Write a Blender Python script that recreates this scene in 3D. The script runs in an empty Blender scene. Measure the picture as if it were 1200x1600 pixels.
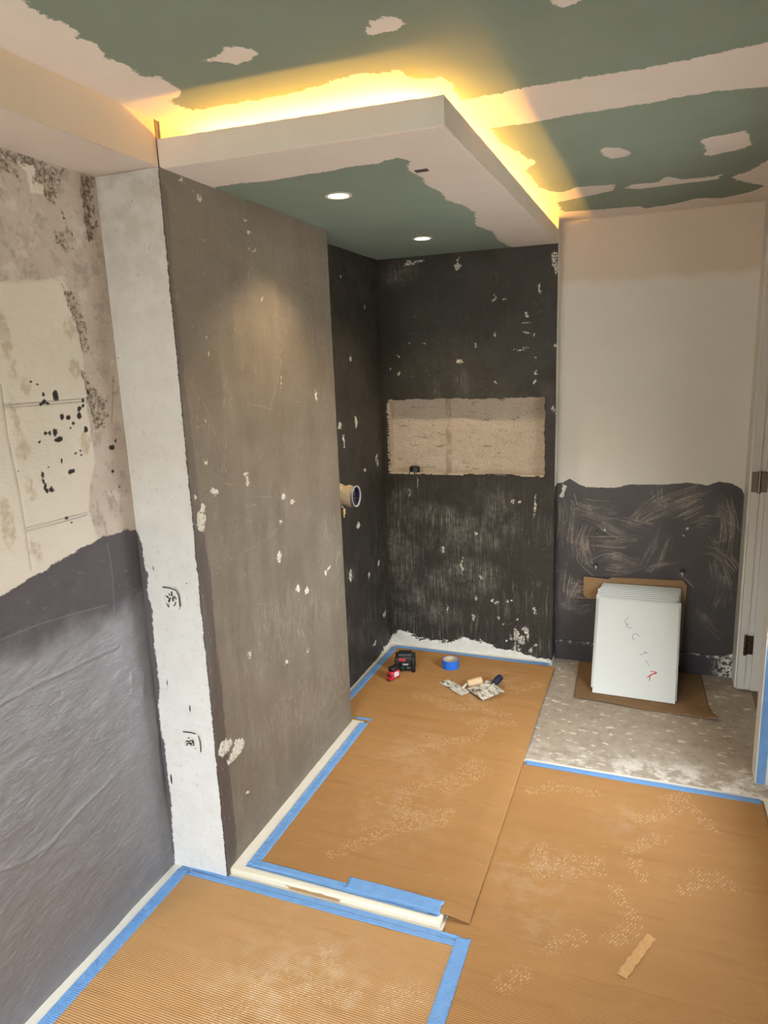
import bpy, bmesh, math, random
import numpy as np
from mathutils import Vector, Matrix
rnd = random.Random(7)
S = bpy.context.scene
COL = S.collection
SKY, LED, LENS, SPOT = 35.0, 235.0, 22.0, 35.0      # overcast sky, cove strip, downlight lens, downlight beam
# ------------------------------------------------------------------ camera
cam_d = bpy.data.cameras.new('camera'); cam = bpy.data.objects.new('camera', cam_d); COL.objects.link(cam)
CAM = Vector((1.3173, -1.7508, 1.7405)); YAW, PITCH, ROLL = (math.radians(a) for a in (21.21, -12.15, -2.18))
fw = Vector((-math.sin(YAW)*math.cos(PITCH), math.cos(YAW)*math.cos(PITCH), math.sin(PITCH)))
r0 = Vector((math.cos(YAW), math.sin(YAW), 0)); u0 = r0.cross(fw)
rt = math.cos(ROLL)*r0 + math.sin(ROLL)*u0; up = -math.sin(ROLL)*r0 + math.cos(ROLL)*u0
m = Matrix((rt, up, -fw)).transposed().to_4x4(); m.translation = CAM
cam.matrix_world = m
cam_d.sensor_fit = 'VERTICAL'; cam_d.sensor_height = 36.0; cam_d.lens = 36.0*1084.88/1600; cam_d.clip_start = 0.02
S.camera = cam
# ------------------------------------------------------------------ view, sky, daylight
S.view_settings.view_transform = 'Standard'; S.view_settings.look = 'None'
S.view_settings.gamma = 1.0; S.view_settings.use_curve_mapping = False
S.view_settings.exposure = 0.12
S.cycles.use_denoising = True
S.cycles.max_bounces = 10; S.cycles.diffuse_bounces = 7; S.cycles.glossy_bounces = 3; S.cycles.transparent_max_bounces = 6
S.cycles.caustics_reflective = False; S.cycles.caustics_refractive = False
S.cycles.sample_clamp_indirect = 6.0
W = bpy.data.worlds.new('overcast_sky'); S.world = W; W.use_nodes = True
W.node_tree.nodes['Background'].inputs[0].default_value = (0.90, 0.96, 1.0, 1)
W.node_tree.nodes['Background'].inputs[1].default_value = SKY      # bright overcast sky outside the windows
def portal(loc, rot, sx, sy):
    l = bpy.data.lights.new('window_portal', 'AREA'); l.shape = 'RECTANGLE'; l.size = sx; l.size_y = sy
    l.cycles.is_portal = True
    o = bpy.data.objects.new('window_portal', l); COL.objects.link(o); o.location = loc; o.rotation_euler = rot
YR = -2.55
FACADE = 4.0                                # height of the houses across the street
GLOSS_WIN = (.32, 1.04, .62, 1.62)                # unseen window added in the right wall to gloss the left wall: y0,y1,z0,z1
BWIN = (-.12, .95, .30, 2.10)                # window in the rear wall behind the camera: x0,x1,z0,z1
portal((1.93, (GLOSS_WIN[0]+GLOSS_WIN[1])/2, (GLOSS_WIN[2]+GLOSS_WIN[3])/2), (0, math.radians(90), 0), GLOSS_WIN[3]-GLOSS_WIN[2], GLOSS_WIN[1]-GLOSS_WIN[0])
portal(((BWIN[0]+BWIN[1])/2, YR-.1, (BWIN[2]+BWIN[3])/2), (math.radians(90), 0, 0), BWIN[1]-BWIN[0], BWIN[3]-BWIN[2])
# ------------------------------------------------------------------ measures
XL, Y1, XA, Y2, XB, ZS, ZC, Y3, XR, YE = -0.2238, 1.0967, -0.1467, 2.0615, 0.841, 2.30, 2.4229, 2.179, 1.804, 1.046
ZP = 0.02                                   # raised shower base
# outlines of paint, filler, stains and prints on each surface, in metres in that surface
D = {
'mud':[[(0.207,-0.748),(0.243,-0.664),(0.198,-0.613),(0.18,-0.562),(0.193,-0.504),(0.196,-0.472),(0.164,-0.463),(0.187,-0.418),(0.156,-0.356),(0.171,-0.312),(0.162,-0.236),(0.191,-0.222),(0.188,-0.135),(0.161,-0.101),(0.114,-0.086),(0.13,-0.004),(0.244,0.006),(0.392,0.016),(0.51,0.0),(0.604,-0.023),(0.684,-0.008),(0.719,-0.004),(0.727,0.038),(0.742,0.072),(0.802,0.08),(0.809,0.151),(0.808,0.259),(0.838,0.264),(1.009,0.253),(1.182,0.258),(1.345,0.258),(1.533,0.232),(1.692,0.221),(1.753,0.494),(1.574,0.542),(1.448,0.513),(1.344,0.512),(1.286,0.525),(1.236,0.522),(1.079,0.521),(0.929,0.535),(0.83,0.528),(0.823,0.679),(0.853,0.806),(0.89,0.983),(0.844,1.072),(0.848,1.362),(0.893,1.489),(0.928,1.509),(0.988,1.442),(1.137,1.48),(1.132,1.589),(1.022,1.644),(0.878,1.701),(0.878,1.939),(1.228,2.003),(1.256,2.068),(1.37,2.04),(1.482,1.957),(1.587,2.019),(1.685,1.949),(1.737,1.861),(1.668,1.76),(1.576,1.602),(1.639,1.538),(1.685,1.383),(1.866,1.263),(2.155,2.699),(1.562,2.943),(0.732,3.201),(0.596,0.876),(-0.303,0.377),(-0.206,-0.42)],[(0.333,-0.247),(0.379,-0.254),(0.413,-0.28),(0.446,-0.275),(0.471,-0.248),(0.468,-0.221),(0.424,-0.206),(0.398,-0.199),(0.364,-0.231)],[(0.721,-0.211),(0.749,-0.254),(0.78,-0.262),(0.804,-0.245),(0.81,-0.212),(0.774,-0.198),(0.74,-0.195)],[(1.102,-0.182),(1.119,-0.14),(1.152,-0.153),(1.166,-0.183),(1.104,-0.213)],[(1.119,0.933),(1.137,0.91),(1.188,0.954),(1.224,1.024),(1.197,1.07),(1.147,1.069),(1.122,1.011)],[(1.436,0.978),(1.462,0.961),(1.565,0.944),(1.601,1.128),(1.577,1.165),(1.479,1.206),(1.457,1.185),(1.462,1.136)],[(1.171,1.573),(1.211,1.522),(1.31,1.531),(1.333,1.442),(1.395,1.533),(1.502,1.548),(1.542,1.527),(1.535,1.613),(1.409,1.612),(1.335,1.618),(1.234,1.622)]],
'sgreen':[(0.013,0.271),(0.085,0.268),(0.186,0.289),(0.303,0.279),(0.365,0.281),(0.455,0.268),(0.554,0.27),(0.626,0.244),(0.642,0.296),(0.61,0.37),(0.619,0.491),(0.604,0.593),(0.62,0.702),(0.6,0.821),(0.635,0.961),(0.641,1.095),(0.586,1.361),(0.615,1.553),(0.585,1.81),(0.609,2.052),(0.295,5.876),(-4.271,9.826),(-0.262,0.518)],
'prim':[(-1.012,1.123),(-0.73,1.179),(-0.522,1.192),(-0.474,1.199),(-0.439,1.21),(-0.374,1.218),(-0.303,1.232),(-0.229,1.242),(-0.148,1.257),(-0.095,1.249),(-0.048,1.252),(0.027,1.232),(0.279,1.121),(0.072,-0.195),(-0.067,-0.349),(-0.785,-0.277),(-1.204,0.122)],
'cream':[[(-0.708,1.907),(-0.492,1.95),(-0.374,1.975),(-0.302,1.985),(-0.169,2.004),(-0.156,1.974),(-0.14,1.926),(-0.133,1.856),(-0.131,1.784),(-0.138,1.711),(-0.141,1.638),(-0.138,1.562),(-0.136,1.486),(-0.169,1.414),(-0.186,1.34),(-0.171,1.278),(-0.155,1.214),(-0.53,1.145),(-0.856,1.118)],[(-0.284,2.287),(-0.254,2.259),(-0.246,2.211),(-0.204,2.211),(-0.192,2.253),(-0.214,2.277),(-0.214,2.295)]],
'rough':[[(-0.63,2.321),(-0.324,2.296),(-0.205,2.301),(-0.165,2.288),(-0.119,2.295),(-0.15,2.246),(-0.172,2.193),(-0.148,2.181),(-0.135,2.15),(-0.12,2.125),(-0.138,2.129),(-0.151,2.187),(-0.197,2.201),(-0.2,2.236),(-0.233,2.238),(-0.218,2.276),(-0.274,2.278),(-0.293,2.259),(-0.278,2.232),(-0.288,2.245),(-0.327,2.243),(-0.437,2.257)],[(-0.053,2.296),(-0.008,2.299),(-0.02,2.255),(-0.024,2.202),(-0.021,2.164),(-0.043,2.118),(-0.069,2.119),(-0.053,2.152),(-0.074,2.169),(-0.057,2.213),(-0.071,2.245)],[(-0.188,2.131),(-0.158,2.123),(-0.127,2.087),(-0.147,2.077),(-0.18,2.096),(-0.186,2.115)],[(-0.182,1.986),(-0.165,1.973),(-0.133,1.944),(-0.124,1.91),(-0.105,1.875),(-0.116,1.838),(-0.098,1.799),(-0.133,1.799),(-0.143,1.856),(-0.158,1.908),(-0.171,1.942)],[(-0.147,1.748),(-0.123,1.711),(-0.079,1.667),(-0.066,1.613),(-0.087,1.584),(-0.12,1.579),(-0.131,1.637),(-0.141,1.693)]],
'stains':[(-0.176,1.869,0.0238,0.0284),(-0.172,1.758,0.0193,0.0362),(-0.355,1.72,0.0143,0.0216),(-0.393,1.64,0.0118,0.0431),(-0.39,1.556,0.0161,0.0268),(-0.169,1.547,0.0199,0.0372),(-0.394,1.278,0.0149,0.0314),(-0.383,1.444,0.0103,0.0273),(-0.397,1.849,0.0192,0.0561),(-0.471,1.368,0.0193,0.0662),(-0.382,1.762,0.0099,0.023),(-0.392,1.59,0.01,0.0233)],
'dots':[(-0.129,1.689,0.0065,0.0084),(-0.158,1.667,0.0062,0.0056),(-0.159,1.65,0.0059,0.0073),(-0.175,1.64,0.0097,0.0091),(-0.178,1.622,0.0097,0.0082),(-0.16,1.583,0.0079,0.0084),(-0.254,1.685,0.0101,0.0141),(-0.297,1.691,0.0043,0.0051),(-0.295,1.67,0.0087,0.0069),(-0.308,1.666,0.0064,0.0043),(-0.285,1.664,0.0066,0.0052),(-0.242,1.626,0.008,0.0089),(-0.219,1.62,0.0082,0.009),(-0.203,1.602,0.0059,0.0055),(-0.218,1.589,0.0047,0.0026),(-0.309,1.588,0.0075,0.0053),(-0.293,1.588,0.0054,0.0053),(-0.274,1.586,0.0067,0.0106),(-0.266,1.564,0.0159,0.008),(-0.063,1.519,0.0123,0.0078),(-0.046,1.537,0.0055,0.0059),(-0.337,1.476,0.0047,0.0087),(-0.338,1.459,0.0043,0.0086),(-0.334,1.444,0.0052,0.0087),(-0.33,1.432,0.0065,0.0071),(-0.316,1.433,0.0088,0.0054),(-0.31,1.427,0.0066,0.0036),(-0.236,1.471,0.0142,0.0064),(-0.263,1.504,0.0034,0.009),(-0.073,1.445,0.0069,0.0059),(-0.275,1.341,0.007,0.0036),(-0.263,1.325,0.0036,0.0027),(-0.333,1.729,0.0037,0.0034),(-0.314,1.72,0.005,0.0035),(-0.213,1.517,0.0073,0.0036),(-0.193,1.52,0.0048,0.0037),(-0.193,1.509,0.0048,0.0027),(-0.314,1.494,0.0032,0.0026),(-0.412,1.499,0.0029,0.0034),(-0.264,1.457,0.0047,0.0018),(-0.051,1.393,0.0043,0.0029),(-0.086,1.381,0.0027,0.0029),(-0.022,1.714,0.0028,0.0019),(-0.062,1.657,0.0032,0.0058),(-0.265,1.382,0.0018,0.0015),(-0.335,1.565,0.0042,0.0035)],
'lines':[[(-0.428,1.672),(-0.316,1.671),(-0.145,1.671)],[(-0.422,1.664),(-0.317,1.663),(-0.147,1.662)],[(-0.415,1.346),(-0.307,1.344),(-0.191,1.341)],[(-0.413,1.337),(-0.308,1.335),(-0.198,1.333)],[(-0.423,1.723),(-0.427,1.594),(-0.419,1.442),(-0.419,1.232)],[(-0.018,1.735),(-0.03,1.668),(-0.048,1.592)],[(-0.128,1.298),(-0.128,1.248)]],
'scars':[[(-0.542,1.08),(-0.42,1.077),(-0.308,1.064),(-0.158,1.041)],[(-0.572,0.915),(-0.449,0.915),(-0.311,0.907),(-0.14,0.896)],[(-0.649,0.481),(-0.573,0.452),(-0.527,0.447),(-0.469,0.441)],[(-0.098,0.79),(-0.105,0.715),(-0.063,0.687),(-0.043,0.766)],[(-0.534,0.432),(-0.386,0.471),(-0.221,0.496)],[(-0.131,1.232),(-0.129,1.125),(-0.136,1.002)]],
'pfprim':[(-0.393,1.215),(-0.221,1.237),(-0.206,1.195),(-0.205,1.13),(-0.195,1.087),(-0.208,1.032),(-0.197,0.977),(-0.202,0.898),(-0.202,0.818),(-0.203,0.69),(-0.216,0.629),(-0.217,0.521),(-0.206,0.474),(-0.209,0.388),(-0.208,0.262),(-0.216,0.158),(-0.222,0.013),(-0.339,-0.167),(-0.577,0.049)],
'pfmarks':[(-0.168,0.714,0.0024,0.0119),(-0.085,0.633,0.0031,0.0144),(-0.195,0.348,0.004,0.0207),(-0.049,1.073,0.003,0.0026),(-0.171,1.115,0.0026,0.0089),(-0.118,2.212,0.0022,0.0017),(-0.105,2.22,0.0027,0.002),(-0.108,2.018,0.0023,0.0018),(-0.06,2.088,0.0022,0.0034),(-0.216,1.783,0.003,0.0029)],
'psedge':[(-0.032,2.309),(0.032,2.24),(0.021,2.065),(0.026,1.775),(0.041,1.464),(0.049,1.236),(0.067,1.125),(0.061,0.996),(0.056,0.864),(0.067,0.722),(0.072,0.626),(0.066,0.485),(0.071,0.309),(0.077,0.127),(0.056,-0.067),(-0.058,0.025),(-0.063,0.912),(-0.087,2.052)],
'pswhite':[(0.047,1.268,0.024,0.0307),(0.064,1.31,0.0137,0.0122),(0.019,1.35,0.0066,0.0079),(0.102,1.447,0.0104,0.0061),(0.086,1.455,0.0068,0.0041),(0.057,0.476,0.0378,0.0271),(0.13,0.424,0.0403,0.0327),(0.103,0.414,0.0351,0.0208),(0.505,0.591,0.0131,0.0063),(0.691,0.559,0.0122,0.0055),(0.509,1.029,0.0152,0.02),(0.33,1.35,0.0083,0.0135),(0.321,1.374,0.0125,0.0067),(0.58,1.246,0.0153,0.01),(0.643,1.213,0.0214,0.0153),(0.907,1.61,0.0121,0.024),(0.124,1.359,0.0143,0.0083),(0.137,1.345,0.0072,0.0105),(0.546,1.152,0.0101,0.005),(0.909,0.835,0.0134,0.0086),(0.938,0.851,0.0135,0.0058),(0.643,0.85,0.017,0.008),(0.719,0.817,0.018,0.0136),(0.168,0.222,0.0095,0.0073),(0.188,2.255,0.0104,0.0076),(0.098,2.288,0.0064,0.0074),(0.176,2.268,0.0103,0.0028),(0.448,2.24,0.0085,0.0042),(0.459,2.2,0.0172,0.0031),(0.483,2.137,0.0131,0.0021),(0.17,1.791,0.0035,0.0061),(0.162,1.833,0.0035,0.0079),(0.526,1.979,0.009,0.0022),(0.645,0.527,0.006,0.0027),(0.252,0.731,0.0089,0.0117),(0.619,1.675,0.005,0.0193),(0.109,1.576,0.0034,0.004)],
'pslight':[(0.969,1.043,0.0821,0.0862),(0.381,0.681,0.2112,0.062),(0.643,0.684,0.2859,0.0946),(1.04,0.783,0.0737,0.1811),(0.449,0.811,0.1585,0.075),(0.775,0.303,0.255,0.1171),(1.051,0.267,0.0644,0.1907),(0.439,0.386,0.235,0.0783)],
'psscr':[[(0.094,1.657),(0.072,1.599),(0.06,1.501),(0.057,1.421)],[(0.1,1.653),(0.139,1.594),(0.169,1.508),(0.2,1.419),(0.204,1.343)],[(0.178,1.423),(0.185,1.374),(0.221,1.357),(0.276,1.354)],[(0.257,1.112),(0.359,1.109),(0.443,1.116),(0.536,1.149)],[(0.361,1.62),(0.466,1.599),(0.557,1.583)],[(0.686,1.603),(0.778,1.597)],[(0.56,0.48),(0.655,0.508)],[(0.586,0.465),(0.688,0.488)],[(0.525,0.426),(0.68,0.433)],[(0.372,0.448),(0.493,0.47)],[(0.801,0.244),(1.044,0.21)],[(0.856,0.152),(1.073,0.129)],[(0.301,1.268),(0.338,1.26),(0.372,1.258)],[(0.334,1.296),(0.559,1.245)],[(0.311,0.898),(0.408,0.871)],[(0.231,1.02),(0.287,1.033),(0.328,1.012)],[(0.757,0.158),(0.778,0.019)],[(0.867,1.01),(0.908,1.086)],[(0.51,1.586),(0.58,1.676),(0.633,1.77)],[(0.232,1.68),(0.259,1.71)],[(0.597,1.863),(0.664,1.817),(0.584,1.77)],[(0.622,0.081),(0.95,0.052)],[(0.574,0.168),(0.891,0.15)]],
'abwhite':[(0.044,2.265,0.0334,0.01),(0.1,2.271,0.0257,0.0082),(0.311,2.23,0.0177,0.0163),(0.319,2.256,0.0071,0.0163),(0.682,1.957,0.01,0.013),(0.682,1.918,0.0234,0.0065),(0.505,2.046,0.0069,0.0098),(0.519,2.062,0.0069,0.013),(0.567,2.045,0.0068,0.0065),(0.515,1.86,0.0069,0.0167),(0.409,1.811,0.0071,0.017),(0.326,1.729,0.0181,0.0103),(0.031,1.838,0.0076,0.0052),(0.114,1.838,0.0112,0.0052),(0.649,1.778,0.0272,0.005),(0.676,1.79,0.0135,0.005),(0.73,1.732,0.0067,0.0067),(0.731,1.658,0.0068,0.0168),(0.728,1.608,0.0067,0.0135),(0.521,1.61,0.0053,0.0052),(0.75,2.088,0.0065,0.0255),(0.689,1.872,0.0168,0.0049),(0.719,1.857,0.0067,0.0098),(0.834,1.461,0.01,0.017),(0.829,1.793,0.0098,0.0065),(0.83,2.192,0.0096,0.0438),(0.826,2.239,0.0096,0.0249),(-0.036,1.67,0.0058,0.0108),(-0.04,1.774,0.0058,0.0106),(-0.089,1.704,0.0058,0.0071),(0.033,1.65,0.0039,0.0035),(0.066,1.982,0.0037,0.0034),(0.616,0.951,0.0143,0.0147),(0.652,0.956,0.0072,0.0146),(0.737,0.934,0.007,0.0509),(0.395,0.755,0.0112,0.0115),(0.226,0.286,0.006,0.0284),(0.201,0.651,0.0079,0.0196),(0.316,0.553,0.0039,0.0471),(0.004,0.983,0.004,0.0308),(0.054,1.053,0.0047,0.0304),(0.43,0.491,0.0076,0.0078),(0.498,0.363,0.0113,0.0118),(0.52,0.346,0.0113,0.0079),(0.58,0.359,0.0075,0.0118),(0.61,0.362,0.0074,0.0078),(0.739,0.316,0.0073,0.0232),(0.403,0.363,0.0077,0.0119),(0.633,0.168,0.015,0.0358),(0.666,0.132,0.0149,0.0278),(0.692,0.194,0.0148,0.0276),(0.703,0.155,0.0073,0.0317),(0.603,0.14,0.0076,0.0159),(0.573,0.121,0.0076,0.008),(0.625,0.087,0.0075,0.0402),(0.655,0.082,0.0075,0.024),(0.722,0.078,0.0075,0.0198),(0.744,0.109,0.0073,0.0119),(0.55,0.218,0.0075,0.004),(0.64,0.267,0.0074,0.0078),(0.528,0.256,0.0076,0.0079),(0.382,0.241,0.0077,0.0161),(0.427,0.105,0.0058,0.0061)],
'absplash':[(-0.195,0.034),(-0.129,0.076),(-0.086,0.11),(-0.031,0.103),(0.018,0.075),(0.141,0.068),(0.242,0.071),(0.31,0.108),(0.4,0.102),(0.477,0.078),(0.573,0.057),(0.633,0.072),(0.685,0.046),(0.778,0.025),(0.868,0.021),(0.87,-0.082),(-0.2,-0.096)],
'ablight':[(-0.047,0.628,0.1139,0.2439),(0.002,0.906,0.1191,0.1173),(0.196,0.76,0.1732,0.176),(0.185,0.242,0.1,0.0615),(0.463,0.849,0.1824,0.1894),(-0.015,0.346,0.1028,0.1662),(0.308,0.493,0.2288,0.1191),(0.207,1.287,0.094,0.0219),(0.175,1.593,0.0225,0.0641),(0.324,1.608,0.0292,0.0421),(-0.032,2.211,0.0936,0.0508)],
'alsplash':[(1.351,-0.002),(1.524,-0.029),(1.642,0.013),(1.824,0.013),(1.935,0.041),(2.048,0.045),(2.405,-0.145),(1.505,-0.195)],
'alwhite':[(1.542,2.169,0.0078,0.0092),(1.658,1.435,0.0174,0.0304),(1.445,1.438,0.0234,0.0128),(1.49,1.352,0.012,0.0391),(1.933,1.208,0.0202,0.022),(1.949,1.169,0.0153,0.0184),(1.753,1.162,0.0185,0.0071),(1.629,0.882,0.0271,0.014),(1.956,0.248,0.0226,0.0119),(1.785,0.131,0.032,0.0116),(1.63,1.767,0.0125,0.0131),(1.852,2.035,0.0138,0.0101),(1.751,0.554,0.0149,0.0185),(1.907,0.585,0.0159,0.023),(1.495,0.632,0.0175,0.0347)],
'wcdark':[(0.768,1.036),(0.874,1.046),(0.908,1.069),(0.943,1.048),(0.995,1.024),(1.147,1.025),(1.228,1.045),(1.405,1.05),(1.514,1.063),(1.606,1.052),(1.665,1.074),(1.726,1.062),(1.772,1.033),(1.794,0.967),(1.794,0.882),(1.797,0.641),(1.8,0.358),(1.81,-0.047),(0.782,-0.19)],
'wcstroke':[[(1.252,0.847),(1.377,0.952),(1.577,1.038)],[(1.268,0.841),(1.41,0.942),(1.593,1.018)],[(1.285,0.845),(1.442,0.936),(1.579,0.993)],[(1.317,0.854),(1.442,0.919),(1.589,0.983)],[(1.349,0.855),(1.474,0.927),(1.565,0.962)],[(1.476,0.875),(1.552,0.923),(1.581,0.949)],[(1.445,0.867),(1.506,0.911),(1.566,0.941)],[(1.236,0.821),(1.283,0.895),(1.361,0.969)],[(1.202,0.849),(1.285,0.831),(1.344,0.819)],[(0.963,0.918),(1.05,0.885),(1.167,0.908)],[(0.963,0.936),(1.032,0.914),(1.133,0.914)],[(0.946,0.881),(1.068,0.842),(1.153,0.835)],[(0.93,0.843),(0.914,0.731),(0.923,0.619)],[(0.984,0.735),(0.969,0.64),(1.058,0.552)],[(1.001,0.773),(0.968,0.678),(1.005,0.586)],[(1.018,0.792),(0.992,0.698),(1.023,0.569)],[(1.01,0.81),(0.985,0.716),(0.993,0.642)],[(1.074,0.591),(1.159,0.634),(1.244,0.603)],[(1.091,0.63),(1.175,0.643),(1.294,0.588)],[(1.11,0.556),(1.212,0.556),(1.294,0.592)],[(1.126,0.595),(1.194,0.581),(1.262,0.567)],[(1.037,0.719),(1.156,0.719),(1.289,0.734)],[(1.054,0.702),(1.157,0.7),(1.257,0.714)],[(1.142,0.633),(1.21,0.619),(1.294,0.606)],[(1.626,0.7),(1.689,0.669),(1.74,0.585)],[(1.61,0.706),(1.704,0.677),(1.769,0.604)],[(1.708,0.6),(1.745,0.496),(1.757,0.407)],[(1.676,0.633),(1.707,0.529),(1.689,0.401)],[(1.692,0.616),(1.714,0.511),(1.675,0.382)],[(1.67,0.632),(1.689,0.509),(1.663,0.417)],[(1.703,0.947),(1.73,0.845),(1.735,0.672)],[(1.68,0.98),(1.718,0.845),(1.706,0.74)],[(1.673,0.945),(1.694,0.843),(1.687,0.704)],[(1.731,0.981),(1.754,0.846),(1.75,0.673)],[(1.654,0.91),(1.707,0.878),(1.756,0.812)],[(1.637,0.771),(1.67,0.738),(1.714,0.758)],[(0.881,0.578),(0.866,0.423),(0.879,0.267)],[(0.918,0.504),(0.903,0.387),(0.923,0.272)],[(0.955,0.469),(0.921,0.35),(0.958,0.295)],[(0.904,0.309),(0.976,0.296),(1.064,0.324)],[(0.885,0.346),(0.958,0.322),(1.046,0.342)],[(0.902,0.426),(0.974,0.412),(1.044,0.438)],[(0.919,0.466),(0.991,0.452),(1.06,0.484)],[(1.329,0.554),(1.377,0.594),(1.456,0.618)],[(1.294,0.606),(1.355,0.72),(1.384,0.793)],[(1.392,0.613),(1.419,0.723),(1.449,0.778)],[(0.893,0.952),(0.911,0.879),(0.897,0.73)],[(0.927,0.972),(0.946,0.881),(0.925,0.713)],[(1.614,0.339),(1.647,0.306),(1.682,0.254)],[(1.597,0.356),(1.664,0.289),(1.714,0.239)],[(1.492,0.548),(1.518,0.532),(1.558,0.499)],[(1.525,0.835),(1.601,0.867),(1.663,0.859)],[(1.358,1.031),(1.36,0.986),(1.358,0.951)],[(0.84,0.987),(0.859,0.877),(0.851,0.69)],[(0.974,0.393),(1.028,0.379),(1.097,0.404)],[(1.085,0.832),(1.222,0.766),(1.288,0.752)],[(1.069,0.813),(1.155,0.763),(1.239,0.742)]],
'wcwhite':[(0.874,1.006,0.0104,0.0292),(0.861,0.97,0.0106,0.0183),(1.772,0.061,0.0156,0.0186),(1.785,0.1,0.0094,0.0296),(1.746,0.076,0.0094,0.0149),(1.712,0.015,0.0095,0.0075),(1.768,0.023,0.0126,0.0112),(1.527,0.807,0.0094,0.0052),(1.1,0.785,0.0051,0.0055)],
'wcchip':[(1.722,0.107),(1.798,0.138),(1.808,-0.01),(1.648,-0.001),(1.711,0.03)],
'prA':[[(0.315,0.196),(0.38,0.277)],[(0.39,0.347),(0.636,0.485)],[(0.474,0.433),(0.642,0.555)],[(0.449,0.518),(0.463,0.619)],[(0.431,0.631),(0.555,0.764)],[(0.574,0.7),(0.668,0.925)],[(0.605,0.686),(0.724,0.866)],[(0.392,1.062),(0.479,1.03)],[(0.479,1.03),(0.612,1.1)],[(0.62,1.132),(0.63,1.289)],[(0.318,0.869),(0.459,0.995)],[(0.219,1.444),(0.408,1.391)],[(0.387,1.349),(0.602,1.414)],[(0.609,1.382),(0.742,1.355)],[(0.582,1.831),(0.686,1.658)],[(0.724,1.632),(0.836,1.781)],[(0.399,0.294),(0.47,0.373)],[(0.468,0.45),(0.52,0.528)],[(0.563,1.237),(0.753,1.295)]],
'prR':[[(0.991,0.375),(1.019,0.487)],[(1.027,0.354),(1.212,0.431)],[(1.029,0.421),(1.208,0.479)],[(1.341,0.76),(1.479,0.865)],[(1.433,0.914),(1.505,0.959)],[(1.503,0.915),(1.597,0.784)],[(1.312,0.564),(1.346,0.443)],[(1.343,0.61),(1.408,0.667)],[(1.1,0.055),(1.177,0.118)],[(0.99,-0.121),(1.034,-0.062)],[(1.268,0.356),(1.321,0.258)],[(1.269,0.136),(1.331,0.208)],[(1.485,0.427),(1.608,0.529)],[(0.989,0.885),(1.169,0.874)],[(0.921,0.818),(1.018,0.862)],[(1.529,0.519),(1.624,0.488)]],
'prF':[[(0.425,-0.418),(0.453,-0.281)],[(0.465,-0.343),(0.537,-0.286)],[(0.55,-0.314),(0.597,-0.287)],[(0.697,-0.295),(0.758,-0.2)],[(0.323,-0.348),(0.39,-0.28)],[(0.439,-0.167),(0.505,-0.217)],[(0.696,-0.243),(0.788,-0.233)],[(0.258,-0.475),(0.379,-0.372)]],
 'pen_w': [[(0.1556, 0.4093), (0.142, 0.3922), (0.1457, 0.375), (0.158, 0.3714)], [(0.1574, 0.3798), (0.1503, 0.3663), (0.1589, 0.3553), (0.1786, 0.3597)], [(0.1945, 0.2931), (0.1819, 0.3055), (0.1861, 0.3234), (0.2036, 0.3275), (0.2142, 0.3148)], [(0.2412, 0.2435), (0.2526, 0.2367), (0.2643, 0.2367)], [(0.2526, 0.2367), (0.2374, 0.2293), (0.2236, 0.2207)], [(0.2535, 0.1971), (0.2619, 0.1859), (0.2689, 0.1746)]] ,
 'pen_red': [[(0.2647, 0.1118), (0.2843, 0.128), (0.3065, 0.1431)], [(0.2789, 0.1448), (0.2948, 0.1463), (0.309, 0.1435)], [(0.309, 0.1435), (0.3007, 0.1329)], [(0.2707, 0.1194), (0.283, 0.1292), (0.3015, 0.1411)], [(0.2783, 0.1204), (0.277, 0.1082), (0.277, 0.0974)]] ,
}
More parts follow.
